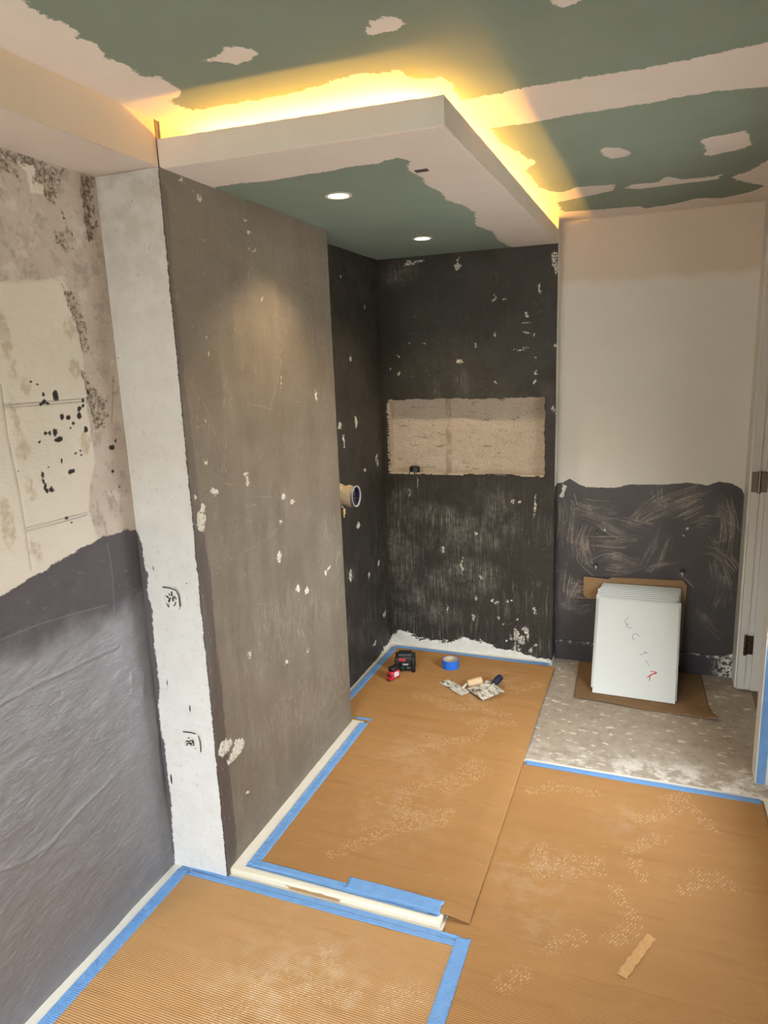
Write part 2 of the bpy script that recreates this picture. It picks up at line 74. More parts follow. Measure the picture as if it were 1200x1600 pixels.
# ------------------------------------------------------------------ helpers
def C(r, g, b):
    f = lambda v: (v/255/12.92) if v/255 <= .04045 else ((v/255+.055)/1.055)**2.4
    return (f(r), f(g), f(b), 1)
def tag(o, label=None, cat=None, group=None, kind=None):
    if label: o['label'] = label
    if cat: o['category'] = cat
    if group: o['group'] = group
    if kind: o['kind'] = kind
    return o
def empty(name, loc=(0, 0, 0), rz=0):
    o = bpy.data.objects.new(name, None); COL.objects.link(o); o.location = loc; o.rotation_euler = (0, 0, rz); o.empty_display_size = .05
    return o
def mesh_obj(name, me, mat=None, parent=None, smooth=False):
    o = bpy.data.objects.new(name, me); COL.objects.link(o)
    if mat: me.materials.append(mat)
    if parent: o.parent = parent
    if smooth: me.polygons.foreach_set('use_smooth', np.ones(len(me.polygons), dtype=bool))
    return o
class Mat:
    def __init__(s, name):
        s.m = bpy.data.materials.new(name); s.m.use_nodes = True; s.t = s.m.node_tree; s.N = s.t.nodes
        s.b = s.N['Principled BSDF']; s._co = None
    def new(s, t): return s.N.new(t)
    def put(s, sock, v):
        if isinstance(v, bpy.types.NodeSocket): s.t.links.new(v, sock)
        elif v is not None: sock.default_value = v
    def co(s):
        if not s._co: s._co = s.new('ShaderNodeTexCoord').outputs['Object']
        return s._co
    def map(s, scale=(1, 1, 1), rot=(0, 0, 0), loc=(0, 0, 0)):
        n = s.new('ShaderNodeMapping'); s.put(n.inputs[0], s.co()); n.inputs['Scale'].default_value = scale
        n.inputs['Rotation'].default_value = rot; n.inputs['Location'].default_value = loc; return n.outputs[0]
    def noise(s, scale=5, detail=4, rough=.55, vec=None, dist=0):
        n = s.new('ShaderNodeTexNoise'); s.put(n.inputs['Vector'], vec or s.co()); n.inputs['Scale'].default_value = scale
        n.inputs['Detail'].default_value = detail; n.inputs['Roughness'].default_value = rough; n.inputs['Distortion'].default_value = dist
        return n.outputs[0]
    def voro(s, scale=5, vec=None, feature='F1', rand=1):
        n = s.new('ShaderNodeTexVoronoi'); s.put(n.inputs['Vector'], vec or s.co()); n.inputs['Scale'].default_value = scale
        n.feature = feature; n.inputs['Randomness'].default_value = rand; return n.outputs['Distance']
    def wave(s, scale, vec=None, dist=0, axis='Y', dscale=1):
        n = s.new('ShaderNodeTexWave'); s.put(n.inputs['Vector'], vec or s.co()); n.inputs['Scale'].default_value = scale
        n.bands_direction = axis; n.inputs['Distortion'].default_value = dist; n.inputs['Detail Scale'].default_value = dscale; return n.outputs['Fac']
    def attr(s, name):
        n = s.new('ShaderNodeAttribute'); n.attribute_name = name; return n.outputs['Fac']
    def xyz(s):
        n = s.new('ShaderNodeSeparateXYZ'); s.put(n.inputs[0], s.co()); return n.outputs
    def math(s, op, a, b=None, c=None, clamp=False):
        n = s.new('ShaderNodeMath'); n.operation = op; n.use_clamp = clamp
        s.put(n.inputs[0], a); s.put(n.inputs[1], b); s.put(n.inputs[2], c); return n.outputs[0]
    def mr(s, v, a, b, c=0., d=1., smooth=True):
        n = s.new('ShaderNodeMapRange'); n.interpolation_type = 'SMOOTHSTEP' if smooth else 'LINEAR'
        s.put(n.inputs[0], v); s.put(n.inputs[1], a); s.put(n.inputs[2], b); s.put(n.inputs[3], c); s.put(n.inputs[4], d); return n.outputs[0]
    def mix(s, f, a, b, mode='MIX'):
        n = s.new('ShaderNodeMix'); n.data_type = 'RGBA'; n.blend_type = mode
        s.put(n.inputs['Factor'], f); s.put(n.inputs[6], a); s.put(n.inputs[7], b); return n.outputs[2]
    def mixf(s, f, a, b):
        n = s.new('ShaderNodeMix'); s.put(n.inputs['Factor'], f); s.put(n.inputs[2], a); s.put(n.inputs[3], b); return n.outputs[0]
    def edge(s, sdf, amp=.02, nscale=30, w=.002, detail=5, vec=None, rough=.6):
        """1 inside (sdf<0), 0 outside, with a ragged edge"""
        nz = s.math('MULTIPLY', s.math('SUBTRACT', s.noise(nscale, detail, rough, vec), .5), amp*2)
        nz = s.math('ADD', nz, s.math('MULTIPLY', s.math('SUBTRACT', s.noise(nscale*4.3, 3, .6, vec), .5), amp*.9))
        return s.mr(s.math('ADD', sdf, nz), w, -w)
    def bump(s, h, strength=.3, dist=.01, normal=None):
        n = s.new('ShaderNodeBump'); s.put(n.inputs['Height'], h); s.put(n.inputs['Strength'], strength); n.inputs['Distance'].default_value = dist
        s.put(n.inputs['Normal'], normal); return n.outputs[0]
    def out(s, col=None, rough=None, normal=None, metal=None, spec=None, emit=None, estr=None):
        b = s.b
        s.put(b.inputs['Base Color'], col); s.put(b.inputs['Roughness'], rough); s.put(b.inputs['Normal'], normal)
        s.put(b.inputs['Metallic'], metal); s.put(b.inputs['Specular IOR Level'], spec)
        if emit: s.put(b.inputs['Emission Color'], emit); s.put(b.inputs['Emission Strength'], estr)
        return s.m
def simple(name, col, rough=.6, metal=0, var=.12, nscale=30, bump=.1, bscale=200, bdist=.001, spec=.5):
    m = Mat(name); n = m.noise(nscale, 4)
    c = m.mix(n, tuple(x*(1-var) for x in col[:3])+(1,), tuple(min(1, x*(1+var)) for x in col[:3])+(1,))
    nb = m.bump(m.noise(bscale, 3), bump, bdist) if bump else None
    return m.out(c, rough, nb, metal, spec)
# ---- numpy fields
def vnoise(U, V, su, sv, seed):
    r = np.random.RandomState(seed); T = r.rand(128, 128)
    a = U*su+37.7; b = V*sv+51.3
    i = np.floor(a).astype(int); j = np.floor(b).astype(int); fa = a-i; fb = b-j
    fa = fa*fa*(3-2*fa); fb = fb*fb*(3-2*fb); i %= 128; j %= 128; i1 = (i+1) % 128; j1 = (j+1) % 128
    return (T[i, j]*(1-fa)+T[i1, j]*fa)*(1-fb)+(T[i, j1]*(1-fa)+T[i1, j1]*fa)*fb-.5
def fbm(U, V, su, sv=None, oct=4, seed=1, gain=.5):
    sv = sv or su; o = 0; a = 1.
    for k in range(oct): o = o+a*vnoise(U, V, su*2**k, sv*2**k, seed+k); a *= gain
    return o
def sdf_poly(U, V, poly):
    d = np.full(U.shape, 1e9); ins = np.zeros(U.shape, bool); n = len(poly)
    for k in range(n):
        ax, ay = poly[k]; bx, by = poly[(k+1) % n]; ex, ey = bx-ax, by-ay; wx, wy = U-ax, V-ay
        t = np.clip((wx*ex+wy*ey)/(ex*ex+ey*ey+1e-12), 0, 1); d = np.minimum(d, (wx-ex*t)**2+(wy-ey*t)**2)
        c = (ay <= V) != (by <= V)
        if abs(ey) > 1e-9: ins ^= c & (U < ax+(V-ay)*ex/ey)
    d = np.sqrt(d); return np.where(ins, -d, d)
def sdf_polys(U, V, polys):
    r = sdf_poly(U, V, polys[0])
    for p in polys[1:]: r = np.minimum(r, sdf_poly(U, V, p))
    return r
def sdf_blobs(U, V, blobs, far=.05, warp=.016):
    r = np.full(U.shape, far)
    if warp: U, V = U+warp*fbm(U, V, 34, oct=3, seed=301, gain=.7), V+warp*fbm(U, V, 34, oct=3, seed=311, gain=.7)
    for (x, y, a, b) in blobs:
        k = np.sqrt(((U-x)/a)**2+((V-y)/b)**2); r = np.minimum(r, (k-1)*min(a, b))
    return r
def sdf_lines(U, V, lines, far=.05):
    """distance to polylines, worked out in local windows"""
    r = np.full(U.shape, far)
    us = U[:, 0]; vs = V[0, :]
    for L in lines:
        for (ax, ay), (bx, by) in zip(L[:-1], L[1:]):
            i0, i1 = np.searchsorted(us, (min(ax, bx)-far, max(ax, bx)+far)); j0, j1 = np.searchsorted(vs, (min(ay, by)-far, max(ay, by)+far))
            if i1 <= i0 or j1 <= j0: continue
            u = U[i0:i1, j0:j1]; v = V[i0:i1, j0:j1]; ex, ey = bx-ax, by-ay
            t = np.clip(((u-ax)*ex+(v-ay)*ey)/(ex*ex+ey*ey+1e-12), 0, 1)
            r[i0:i1, j0:j1] = np.minimum(r[i0:i1, j0:j1], np.hypot(u-ax-ex*t, v-ay-ey*t))
    return r
def smooth_line(L, n=8):
    """Catmull-Rom through the points"""
    if len(L) < 3: return L
    P = [L[0]]+list(L)+[L[-1]]; o = []
    for k in range(1, len(P)-2):
        p0, p1, p2, p3 = (np.array(q, float) for q in P[k-1:k+3])
        for t in np.arange(n)/n:
            o.append(tuple(.5*((2*p1)+(p2-p0)*t+(2*p0-5*p1+4*p2-p3)*t*t+(3*p1-p0-3*p2+p3)*t**3)))
    o.append(tuple(L[-1])); return o
def grid(name, us, vs, place, mat, attrs=None, disp=None, thick=.1, flip=False, hole=None, parent=None, smooth=True):
    """slab whose face is a fine grid; place(U,V,W) -> xyz with W out of the face; closed behind"""
    us = np.asarray(us, float); vs = np.asarray(vs, float); nu, nv = len(us), len(vs)
    U, V = np.meshgrid(us, vs, indexing='ij'); Wd = np.zeros(U.shape) if disp is None else disp
    co = np.stack(place(U, V, Wd), -1).reshape(-1, 3)
    idx = np.arange(nu*nv).reshape(nu, nv)
    q = np.stack([idx[:-1, :-1], idx[1:, :-1], idx[1:, 1:], idx[:-1, 1:]], -1)
    if hole:
        h = hole(.5*(U[:-1, :-1]+U[1:, 1:]), .5*(V[:-1, :-1]+V[1:, 1:])); q = q[~h]
    q = q.reshape(-1, 4)
    rim = np.concatenate([idx[:-1, 0], idx[-1, :-1], idx[:0:-1, -1], idx[0, :0:-1]]); nb = len(co); nr = len(rim)   # border, anticlockwise
    bk = np.stack(place(U, V, np.full(U.shape, -thick)), -1).reshape(-1, 3)[rim]; co = np.vstack([co, bk])
    nx = np.roll(np.arange(nr), -1); rq = np.stack([rim[nx], rim, nb+np.arange(nr), nb+nx], -1); q = np.vstack([q, rq]); nface = len(q)-nr
    ng = [] if hole else [list(range(nb+nr-1, nb-1, -1))]
    if flip: q = q[:, ::-1]; ng = [g[::-1] for g in ng]
    loops = np.concatenate([q.ravel()]+[np.array(g) for g in ng]).astype(np.int32)
    tot = np.concatenate([np.full(len(q), 4), [len(g) for g in ng]]).astype(np.int32)
    start = np.concatenate([[0], np.cumsum(tot)[:-1]]).astype(np.int32)
    me = bpy.data.meshes.new(name); me.vertices.add(len(co)); me.loops.add(len(loops)); me.polygons.add(len(tot))
    me.vertices.foreach_set('co', co.astype(np.float32).ravel()); me.loops.foreach_set('vertex_index', loops)
    me.polygons.foreach_set('loop_start', start); me.polygons.foreach_set('loop_total', tot)
    sm = np.zeros(len(tot), bool); sm[:nface] = smooth; me.polygons.foreach_set('use_smooth', sm)
    me.update(calc_edges=True)
    for k, a in (attrs or {}).items():
        at = me.attributes.new(k, 'FLOAT', 'POINT'); v = np.concatenate([a.ravel(), a.ravel()[rim]]).astype(np.float32); at.data.foreach_set('value', v)
    return mesh_obj(name, me, mat, parent)
def mg(us, vs): return np.meshgrid(np.asarray(us, float), np.asarray(vs, float), indexing='ij')
def ar(a, b, step): return np.linspace(a, b, max(2, int(round((b-a)/step))+1))
class MB:
    """collects shapes into one mesh"""
    def __init__(s): s.bm = bmesh.new()
    def box(s, x0, x1, y0, y1, z0, z1, bev=0, seg=2, M=None):
        r = bmesh.ops.create_cube(s.bm, size=1); vs = r['verts']
        for v in vs: v.co = Vector(((x0+x1)/2+v.co.x*(x1-x0), (y0+y1)/2+v.co.y*(y1-y0), (z0+z1)/2+v.co.z*(z1-z0)))
        if bev:
            es = list({e for v in vs for e in v.link_edges})
            n0 = set(s.bm.verts); g = bmesh.ops.bevel(s.bm, geom=es, offset=bev, segments=seg, affect='EDGES', profile=.5)
            vs = list({v for f in g['faces'] for v in f.verts} | {v for v in vs if v.is_valid})
        if M is not None:
            for v in vs: v.co = M @ v.co
        return s
    def tube(s, pts, r, seg=16, cap=True, r2=None):
        """round bar through points (constant frame per point)"""
        pts = [Vector(p) for p in pts]; rings = []; n = len(pts)
        for k, p in enumerate(pts):
            d = (pts[min(k+1, n-1)]-pts[max(k-1, 0)]).normalized()
            a = d.orthogonal() if abs(d.z) > .9 else d.cross(Vector((0, 0, 1))); a.normalize(); b = d.cross(a)
            rr = r[k] if isinstance(r, (list, tuple)) else r
            rings.append([s.bm.verts.new(p+rr*(math.cos(2*math.pi*i/seg)*a+math.sin(2*math.pi*i/seg)*b)) for i in range(seg)])
        for A, B in zip(rings[:-1], rings[1:]):
            for i in range(seg): s.bm.faces.new((A[i], A[(i+1) % seg], B[(i+1) % seg], B[i]))
        if cap: s.bm.faces.new(rings[0][::-1]); s.bm.faces.new(rings[-1])
        return s
    def lathe(s, prof, M=None, seg=32, closed=False):
        """profile (r,z) about z"""
        rings = []
        for (r, z) in prof: rings.append([s.bm.verts.new((r*math.cos(2*math.pi*i/seg), r*math.sin(2*math.pi*i/seg), z)) for i in range(seg)])
        if closed: rings.append(rings[0])
        for A, B in zip(rings[:-1], rings[1:]):
            for i in range(seg): s.bm.faces.new((A[i], A[(i+1) % seg], B[(i+1) % seg], B[i]))
        if not closed:
            if prof[0][0] > 1e-5: s.bm.faces.new(rings[0][::-1])
            if prof[-1][0] > 1e-5: s.bm.faces.new(rings[-1])
        if M is not None:
            done = set()
            for R in rings:
                for v in R:
                    if v not in done: v.co = M @ v.co; done.add(v)
        return s
    def prism(s, poly, z0, z1, M=None):
        a = [s.bm.verts.new((x, y, z0)) for x, y in poly]; b = [s.bm.verts.new((x, y, z1)) for x, y in poly]; n = len(poly)
        s.bm.faces.new(a[::-1]); s.bm.faces.new(b)
        for i in range(n): s.bm.faces.new((a[i], a[(i+1) % n], b[(i+1) % n], b[i]))
        if M is not None:
            for v in a+b: v.co = M @ v.co
        return s
    def ribbon(s, pts, w, M=None, th=.0004):
        """flat pen line of width w in the xy plane"""
        for (ax, ay), (bx, by) in zip(pts[:-1], pts[1:]):
            d = Vector((bx-ax, by-ay)); L = d.length
            if L < 1e-6: continue
            d /= L; n = Vector((-d.y, d.x))*w/2; e = d*w*.4
            s.prism([(ax-e.x-n.x, ay-e.y-n.y), (bx+e.x-n.x, by+e.y-n.y), (bx+e.x+n.x, by+e.y+n.y), (ax-e.x+n.x, ay-e.y+n.y)], 0, th, M)
        return s
    def build(s, name, mat=None, parent=None, smooth=False):
        bmesh.ops.recalc_face_normals(s.bm, faces=s.bm.faces[:])
        me = bpy.data.meshes.new(name); s.bm.to_mesh(me); s.bm.free()
        o = mesh_obj(name, me, mat, parent)
        if smooth:
            me.polygons.foreach_set('use_smooth', np.ones(len(me.polygons), bool)); me.set_sharp_from_angle(angle=math.radians(40))
        return o
# ------------------------------------------------------------------ materials of the shell
def plaster_left():
    m = Mat('left_wall_plaster')
    st = m.map(scale=(1, .35, 1)); n1 = m.noise(9, 6, .6); n2 = m.noise(45, 5, .65); n3 = m.noise(220, 3)
    pink = m.mix(n1, C(168, 154, 142), C(204, 192, 180)); pink = m.mix(m.mr(n2, .55, .75, 0, .5), pink, C(140, 127, 114))
    pink = m.mix(m.mr(m.noise(17, 6, .72), .50, .62, 0, .55), pink, C(146, 134, 122)); pink = m.mix(m.mr(m.noise(11, 6, .7), .56, .66, 0, .6), pink, C(212, 203, 194))
    cream = m.mix(m.noise(6, 5), C(206, 197, 182), C(222, 214, 202))
    e_c = m.edge(m.attr('cream'), .012, 25, .004)
    col = m.mix(e_c, pink, cream)
    col = m.mix(m.math('MULTIPLY', m.edge(m.attr('stain'), .012, 40, .006), m.mr(m.noise(60, 4), .3, .6, .1, .6)), col, C(168, 146, 112))
    e_r = m.edge(m.attr('rough'), .022, 45, .004)
    rough_c = m.mix(m.mr(m.noise(90, 6, .7), .38, .62), C(92, 80, 68), C(188, 174, 158))
    col = m.mix(e_r, col, rough_c)
    ln = m.mr(m.attr('lines'), .0012, .003, .55, 0); col = m.mix(ln, col, C(110, 100, 90))
    dots = m.edge(m.attr('dots'), .004, 180, .0012, 3); col = m.mix(dots, col, C(38, 32, 28))
    # dark primer coat, brushed on
    bv = m.map(scale=(60, 9, 60), rot=(math.radians(-12), 0, 0))
    e_p = m.edge(m.math('ADD', m.attr('prim'), m.math('MULTIPLY', m.math('SUBTRACT', m.noise(1, 4, .6, bv), .5), .028)), .008, 60, .0025)
    pr = m.mix(m.noise(14, 5), C(78, 73, 78), C(98, 93, 97))
    pr = m.mix(m.mr(m.noise(1, 4, .6, m.map(scale=(140, 34, 140), rot=(math.radians(-8), 0, 0))), .62, .76, 0, .45), pr, C(150, 148, 150))
    pr = m.mix(m.mr(m.attr('scar'), .001, .004, .14, 0), pr, C(175, 172, 172))
    col = m.mix(e_p, col, pr)
    highlight_zone = m.mr(m.math('ADD', m.attr('highlight_zone'), m.math('MULTIPLY', m.math('SUBTRACT', m.noise(7, 3), .5), .16)), -.05, .06)
    rg = m.mixf(e_p, .85, m.mixf(highlight_zone, .9, m.mr(m.noise(35, 4), .3, .7, .38, .52)))
    h = m.math('ADD', m.math('MULTIPLY', n3, .25), m.math('MULTIPLY', m.noise(1, 5, .65, m.map(scale=(150, 55, 150), rot=(math.radians(-7), 0, 0))), 1.1))
    h = m.math('ADD', h, m.math('MULTIPLY', e_r, m.math('MULTIPLY', m.noise(70, 5, .7), 2.5)))
    h = m.math('ADD', h, m.math('MULTIPLY', n2, .6))
    w1 = m.new('ShaderNodeTexWave'); m.put(w1.inputs['Vector'], m.map(rot=(math.radians(-6), 0, 0))); w1.bands_direction = 'Z'; w1.wave_profile = 'SAW'   # overlapping trowel passes
    w1.inputs['Scale'].default_value = 15; w1.inputs['Distortion'].default_value = 6; w1.inputs['Detail'].default_value = 3; w1.inputs['Detail Scale'].default_value = 1.2
    saw = m.math('MULTIPLY', m.math('SUBTRACT', 1., w1.outputs['Fac']), m.math('MULTIPLY', e_p, highlight_zone))
    met = m.math('MULTIPLY', m.math('MULTIPLY', e_p, highlight_zone), .42)                      # highlight painted into the primer: paler and metallic below a set height
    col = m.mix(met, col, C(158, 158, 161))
    return m.out(col, rg, m.bump(h, m.mixf(e_p, .5, .62), .0030, m.bump(saw, .7, .0020)), met, spec=m.mixf(e_p, .4, m.mixf(highlight_zone, .15, 1.)))
def plaster_front():
    m = Mat('white_skim'); n = m.noise(11, 5)
    col = m.mix(n, C(192, 191, 189), C(216, 216, 215)); col = m.mix(m.mr(m.noise(50, 5, .7), .54, .72, 0, .45), col, C(164, 160, 154))
    z = m.xyz()[2]
    col = m.mix(m.math('MULTIPLY', m.mr(z, 1.7, 2.3), m.mr(m.noise(14, 5), .4, .6, .3, .8)), col, C(172, 166, 158))     # patchy greyer tone towards the top
    col = m.mix(m.edge(m.attr('mark'), .002, 200, .0008), col, C(52, 50, 48))
    e_p = m.edge(m.attr('prim'), .012, 70, .002)
    col = m.mix(e_p, col, C(88, 83, 88))
    e_e = m.edge(m.attr('arris'), .006, 60, .001); col = m.mix(e_e, col, C(74, 66, 58))
    h = m.math('ADD', m.noise(60, 5, .65), m.math('MULTIPLY', m.noise(14, 3), 2))
    return m.out(col, m.mixf(e_p, .75, .4), m.bump(h, .35, .003))
def skim_side():
    m = Mat('grey_cement_skim')
    n1 = m.noise(5, 6, .62); n2 = m.noise(1, 5, .6, m.map(scale=(14, 14, 3.5))); n3 = m.noise(1, 4, .6, m.map(scale=(60, 60, 14)))
    col = m.mix(n1, C(92, 81, 68), C(128, 117, 102)); col = m.mix(m.mr(n2, .5, .75, 0, .5), col, C(132, 120, 106))
    col = m.mix(m.mr(n3, .62, .8, 0, .4), col, C(152, 142, 128))
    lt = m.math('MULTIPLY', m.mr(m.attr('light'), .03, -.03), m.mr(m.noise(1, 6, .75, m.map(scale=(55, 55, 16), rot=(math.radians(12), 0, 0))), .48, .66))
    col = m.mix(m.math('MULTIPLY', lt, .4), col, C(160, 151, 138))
    e_d = m.edge(m.attr('arris'), .014, 25, .004); col = m.mix(m.math('MULTIPLY', e_d, m.mr(m.xyz()[2], 1.40, 1.1, .45, .85)), col, C(76, 67, 64))
    col = m.mix(m.math('MULTIPLY', m.mr(m.attr('scuff'), .001, .0034, .5, 0), m.mr(m.noise(60, 4), .38, .6)), col, C(170, 160, 144))
    col = m.mix(m.math('MULTIPLY', m.mr(m.attr('scr'), .0008, .003, .5, 0), m.mr(m.noise(30, 4), .35, .6)), col, C(172, 161, 144))
    col = m.mix(m.mr(m.noise(26, 6, .75), .56, .72, 0, .35), col, C(146, 134, 118)); col = m.mix(m.mr(m.noise(1, 6, .7, m.map(scale=(9, 9, 24))), .56, .74, 0, .35), col, C(88, 77, 66))
    col = m.mix(m.math('MULTIPLY', m.edge(m.attr('white'), .011, 75, .0012), m.mr(m.noise(110, 5, .7), .36, .48)), col, C(206, 200, 188))
    col = m.mix(m.mr(m.voro(70), .06, .03, 0, .35), col, C(190, 180, 165))
    h = m.math('ADD', m.math('MULTIPLY', m.noise(1, 4, .6, m.map(scale=(40, 40, 120), rot=(.3, 0, 0))), .8), m.noise(40, 5, .6))
    return m.out(col, m.mr(n2, .3, .7, .42, .62), m.bump(h, .8, .003))
def primer_dark(name='dark_primer', splash=True):
    m = Mat(name)
    n1 = m.noise(6, 6, .6); vst = m.noise(1, 4, .65, m.map(scale=(120, 120, 7))); hst = m.noise(1, 4, .6, m.map(scale=(12, 12, 60)))
    col = m.mix(n1, C(32, 28, 23), C(50, 45, 38)); z = m.xyz()[2]
    low = m.mr(z, 1.3, .5)
    lt = m.math('MULTIPLY', m.mr(m.attr('light'), .05, -.05), m.mr(n1, .35, .65))
    col = m.mix(m.math('MULTIPLY', lt, m.math('MULTIPLY', m.mr(m.noise(40, 6, .75), .38, .62, .2, .85), m.mr(vst, .36, .62, .15, 1.))), col, C(122, 119, 112))
    col = m.mix(m.math('MULTIPLY', m.mr(vst, .52, .72), m.math('MULTIPLY', m.mixf(low, .05, .5), m.mr(m.noise(5, 3), .35, .6))), col, C(132, 126, 118))
    col = m.mix(m.mr(hst, .60, .8, 0, .25), col, C(104, 96, 86)); col = m.mix(m.mr(m.noise(24, 6, .75), .58, .74, 0, .35), col, C(98, 90, 80))
    col = m.mix(m.mr(m.voro(95), .13, .07, 0, 1.), col, m.mix(m.mr(m.math('MULTIPLY', m.noise(11, 3), low), .33, .5), col, C(150, 142, 130)))
    sp = m.mr(m.voro(48), .10, .05, 0, .8); sp = m.math('MULTIPLY', sp, m.math('MAXIMUM', m.mr(m.noise(7, 2), .56, .66), m.attr('clus'))); col = m.mix(sp, col, C(190, 182, 170))
    wh = m.math('MULTIPLY', m.edge(m.attr('white'), .009, 100, .001), m.mr(m.noise(170, 5, .7), .44, .54))
    col = m.mix(wh, col, C(222, 216, 204))
    e = m.edge(m.attr('splash'), .04, 40, .003, 6, m.map(scale=(.6, .6, 1.5))); col = m.mix(e, col, m.mix(m.noise(25, 5), C(196, 194, 186), C(228, 226, 220)))
    h = m.math('ADD', m.noise(35, 5, .6), m.math('MULTIPLY', vst, .5)); h = m.math('ADD', h, m.math('MULTIPLY', e, 2.))
    return m.out(col, m.mixf(e, m.mr(m.noise(9, 4), .3, .7, .5, .68), .8), m.bump(h, .35, .003))
def wc_wall():
    m = Mat('wc_wall_paint')
    w = m.mix(m.noise(4, 5), C(220, 216, 209), C(230, 227, 221)); w = m.mix(m.mr(m.attr('ring'), .0015, .004, .5, 0), w, C(232, 229, 222))
    z = m.xyz()[2]
    topm = m.mr(m.math('ADD', z, m.math('MULTIPLY', m.math('SUBTRACT', m.noise(5, 4), .5), .1)), 2.08, 2.14); w = m.mix(m.math('MULTIPLY', topm, .6), w, C(206, 184, 160))  # pinkish filler band, tinted stronger to paint in the cove's warm spill
    e = m.edge(m.attr('dark'), .006, 30, .002)
    d = m.mix(m.noise(8, 5), C(52, 49, 51), C(72, 69, 70))
    br = m.mr(m.attr('st'), .0, 1.); d = m.mix(m.math('MULTIPLY', br, m.mr(m.noise(60, 4), .3, .6, .5, 1.)), d, C(158, 146, 134))
    d = m.mix(m.mr(m.noise(1, 4, .6, m.map(scale=(30, 30, 90), rot=(0, .5, 0))), .6, .78, 0, .35), d, C(110, 102, 98))
    d = m.mix(m.edge(m.attr('white'), .004, 120, .001), d, C(220, 218, 214)); d = m.mix(m.math('MULTIPLY', m.edge(m.attr('chip'), .02, 60, .002), m.mr(m.noise(70, 5, .7), .5, .56)), d, C(215, 210, 204))
    col = m.mix(e, w, d)
    h = m.math('ADD', m.noise(30, 4), m.math('MULTIPLY', m.attr('st'), 1.5))
    return m.out(col, m.mixf(e, .7, .42), m.bump(h, .25, .002))
def drywall(name='green_board', ragged=.012):
    m = Mat(name)
    g = m.mix(m.noise(5, 5), C(110, 121, 108), C(125, 135, 122)); g = m.mix(m.mr(m.noise(1, 4, .6, m.map(scale=(9, 60, 9), rot=(0, 0, .35))), .58, .75, 0, .35), g, C(124, 124, 112))
    mud = m.edge(m.math('ADD', m.attr('mud'), m.math('MULTIPLY', m.math('SUBTRACT', m.noise(1, 5, .7, m.map(scale=(30, 8, 8), rot=(0, 0, .3))), .5), .03)), ragged*1.5, 26, .0025, 6, None, .75)
    p = m.mix(m.noise(6, 4), C(214, 201, 192), C(228, 217, 209))
    col = m.mix(mud, g, p)
    h = m.math('ADD', m.math('MULTIPLY', mud, 1.2), m.math('MULTIPLY', m.noise(25, 4), .5))
    return m.out(col, .8, m.bump(h, .3, .002))
def paint(name, a, b, rough=.7, bump=.2, nscale=6): 
    m = Mat(name); return m.out(m.mix(m.noise(nscale, 5), a, b), rough, m.bump(m.noise(60, 4), bump, .002))
def concrete():
    m = Mat('bare_concrete'); n1 = m.noise(4, 6, .62); n2 = m.noise(22, 5, .65)
    c = m.mix(n1, C(138, 124, 108), C(176, 164, 148)); c = m.mix(m.mr(n2, .46, .70, 0, .5), c, C(126, 110, 92))
    fl = m.mr(m.noise(1, 3, .5, m.map(scale=(20, 34, 20), rot=(0, 0, .5))), .60, .68); c = m.mix(m.math('MULTIPLY', fl, .65), c, C(220, 214, 204))
    y = m.xyz()[1]; x = m.xyz()[0]
    dust = m.math('MULTIPLY', m.mr(y, 1.30, 1.08), m.mr(m.noise(9, 5, .7), .44, .62)); c = m.mix(m.math('MULTIPLY', dust, m.mr(x, .9, 1.7, .35, .9)), c, C(228, 224, 216))
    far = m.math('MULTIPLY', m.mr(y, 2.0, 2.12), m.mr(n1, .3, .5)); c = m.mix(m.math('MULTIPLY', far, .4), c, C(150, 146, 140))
    h = m.math('ADD', n2, m.math('MULTIPLY', fl, .6))
    return m.out(c, .75, m.bump(h, .35, .004))
def niche_stone():
    m = Mat('niche_block'); n = m.noise(16, 6, .6)
    c = m.mix(n, C(178, 164, 148), C(204, 192, 178)); c = m.mix(m.mr(m.noise(130, 5, .75), .53, .64, 0, .75), c, C(118, 102, 86))
    c = m.mix(m.mr(m.noise(1, 5, .7, m.map(scale=(7, 7, 34))), .57, .68, 0, .7), c, C(104, 88, 74))
    x, y, z = m.xyz()
    nz = m.math('MULTIPLY', m.math('SUBTRACT', m.noise(20, 4), .5), .03)
    dx = m.math('ABSOLUTE', m.math('SUBTRACT', m.math('ADD', x, nz), .225)); c = m.mix(m.math('MULTIPLY', m.mr(dx, .010, .024, .55, 0), m.mr(m.noise(16, 5), .35, .6)), c, C(122, 108, 92))
    h = m.math('ADD', m.noise(70, 5, .7), m.noise(18, 3)); return m.out(c, .9, m.bump(h, .6, .005))
M_white = paint('white_wall_paint', C(208, 205, 200), C(220, 217, 212))
M_soffit = paint('soffit_plaster', C(206, 198, 190), C(220, 214, 207))
M_pink = paint('bulkhead_plaster', C(196, 180, 170), C(210, 196, 186), nscale=9)
M_floorwhite = paint('cream_floor_tile', C(206, 202, 190), C(224, 220, 210), .45)
M_trim = paint('white_gloss_trim', C(206, 203, 198), C(216, 214, 209), .4, .05)
# ------------------------------------------------------------------ floor
FL = MB().box(-0.35, 1.95, YR-.15, YE+.004, -.12, 0).build('floor', M_floorwhite); tag(FL, 'cream floor surface around the cardboard covering', kind='structure')
us = ar(.70, 2.75, .02); vs = ar(YE+.004, 2.30, .02); U, V = mg(us, vs)
CF = grid('floor_concrete', us, vs, lambda u, v, w: (u, v, w-.003), concrete(), disp=fbm(U, V, 6, oct=4, seed=3)*.003, thick=.12); tag(CF, 'bare scraped concrete floor in the toilet corner', kind='structure')
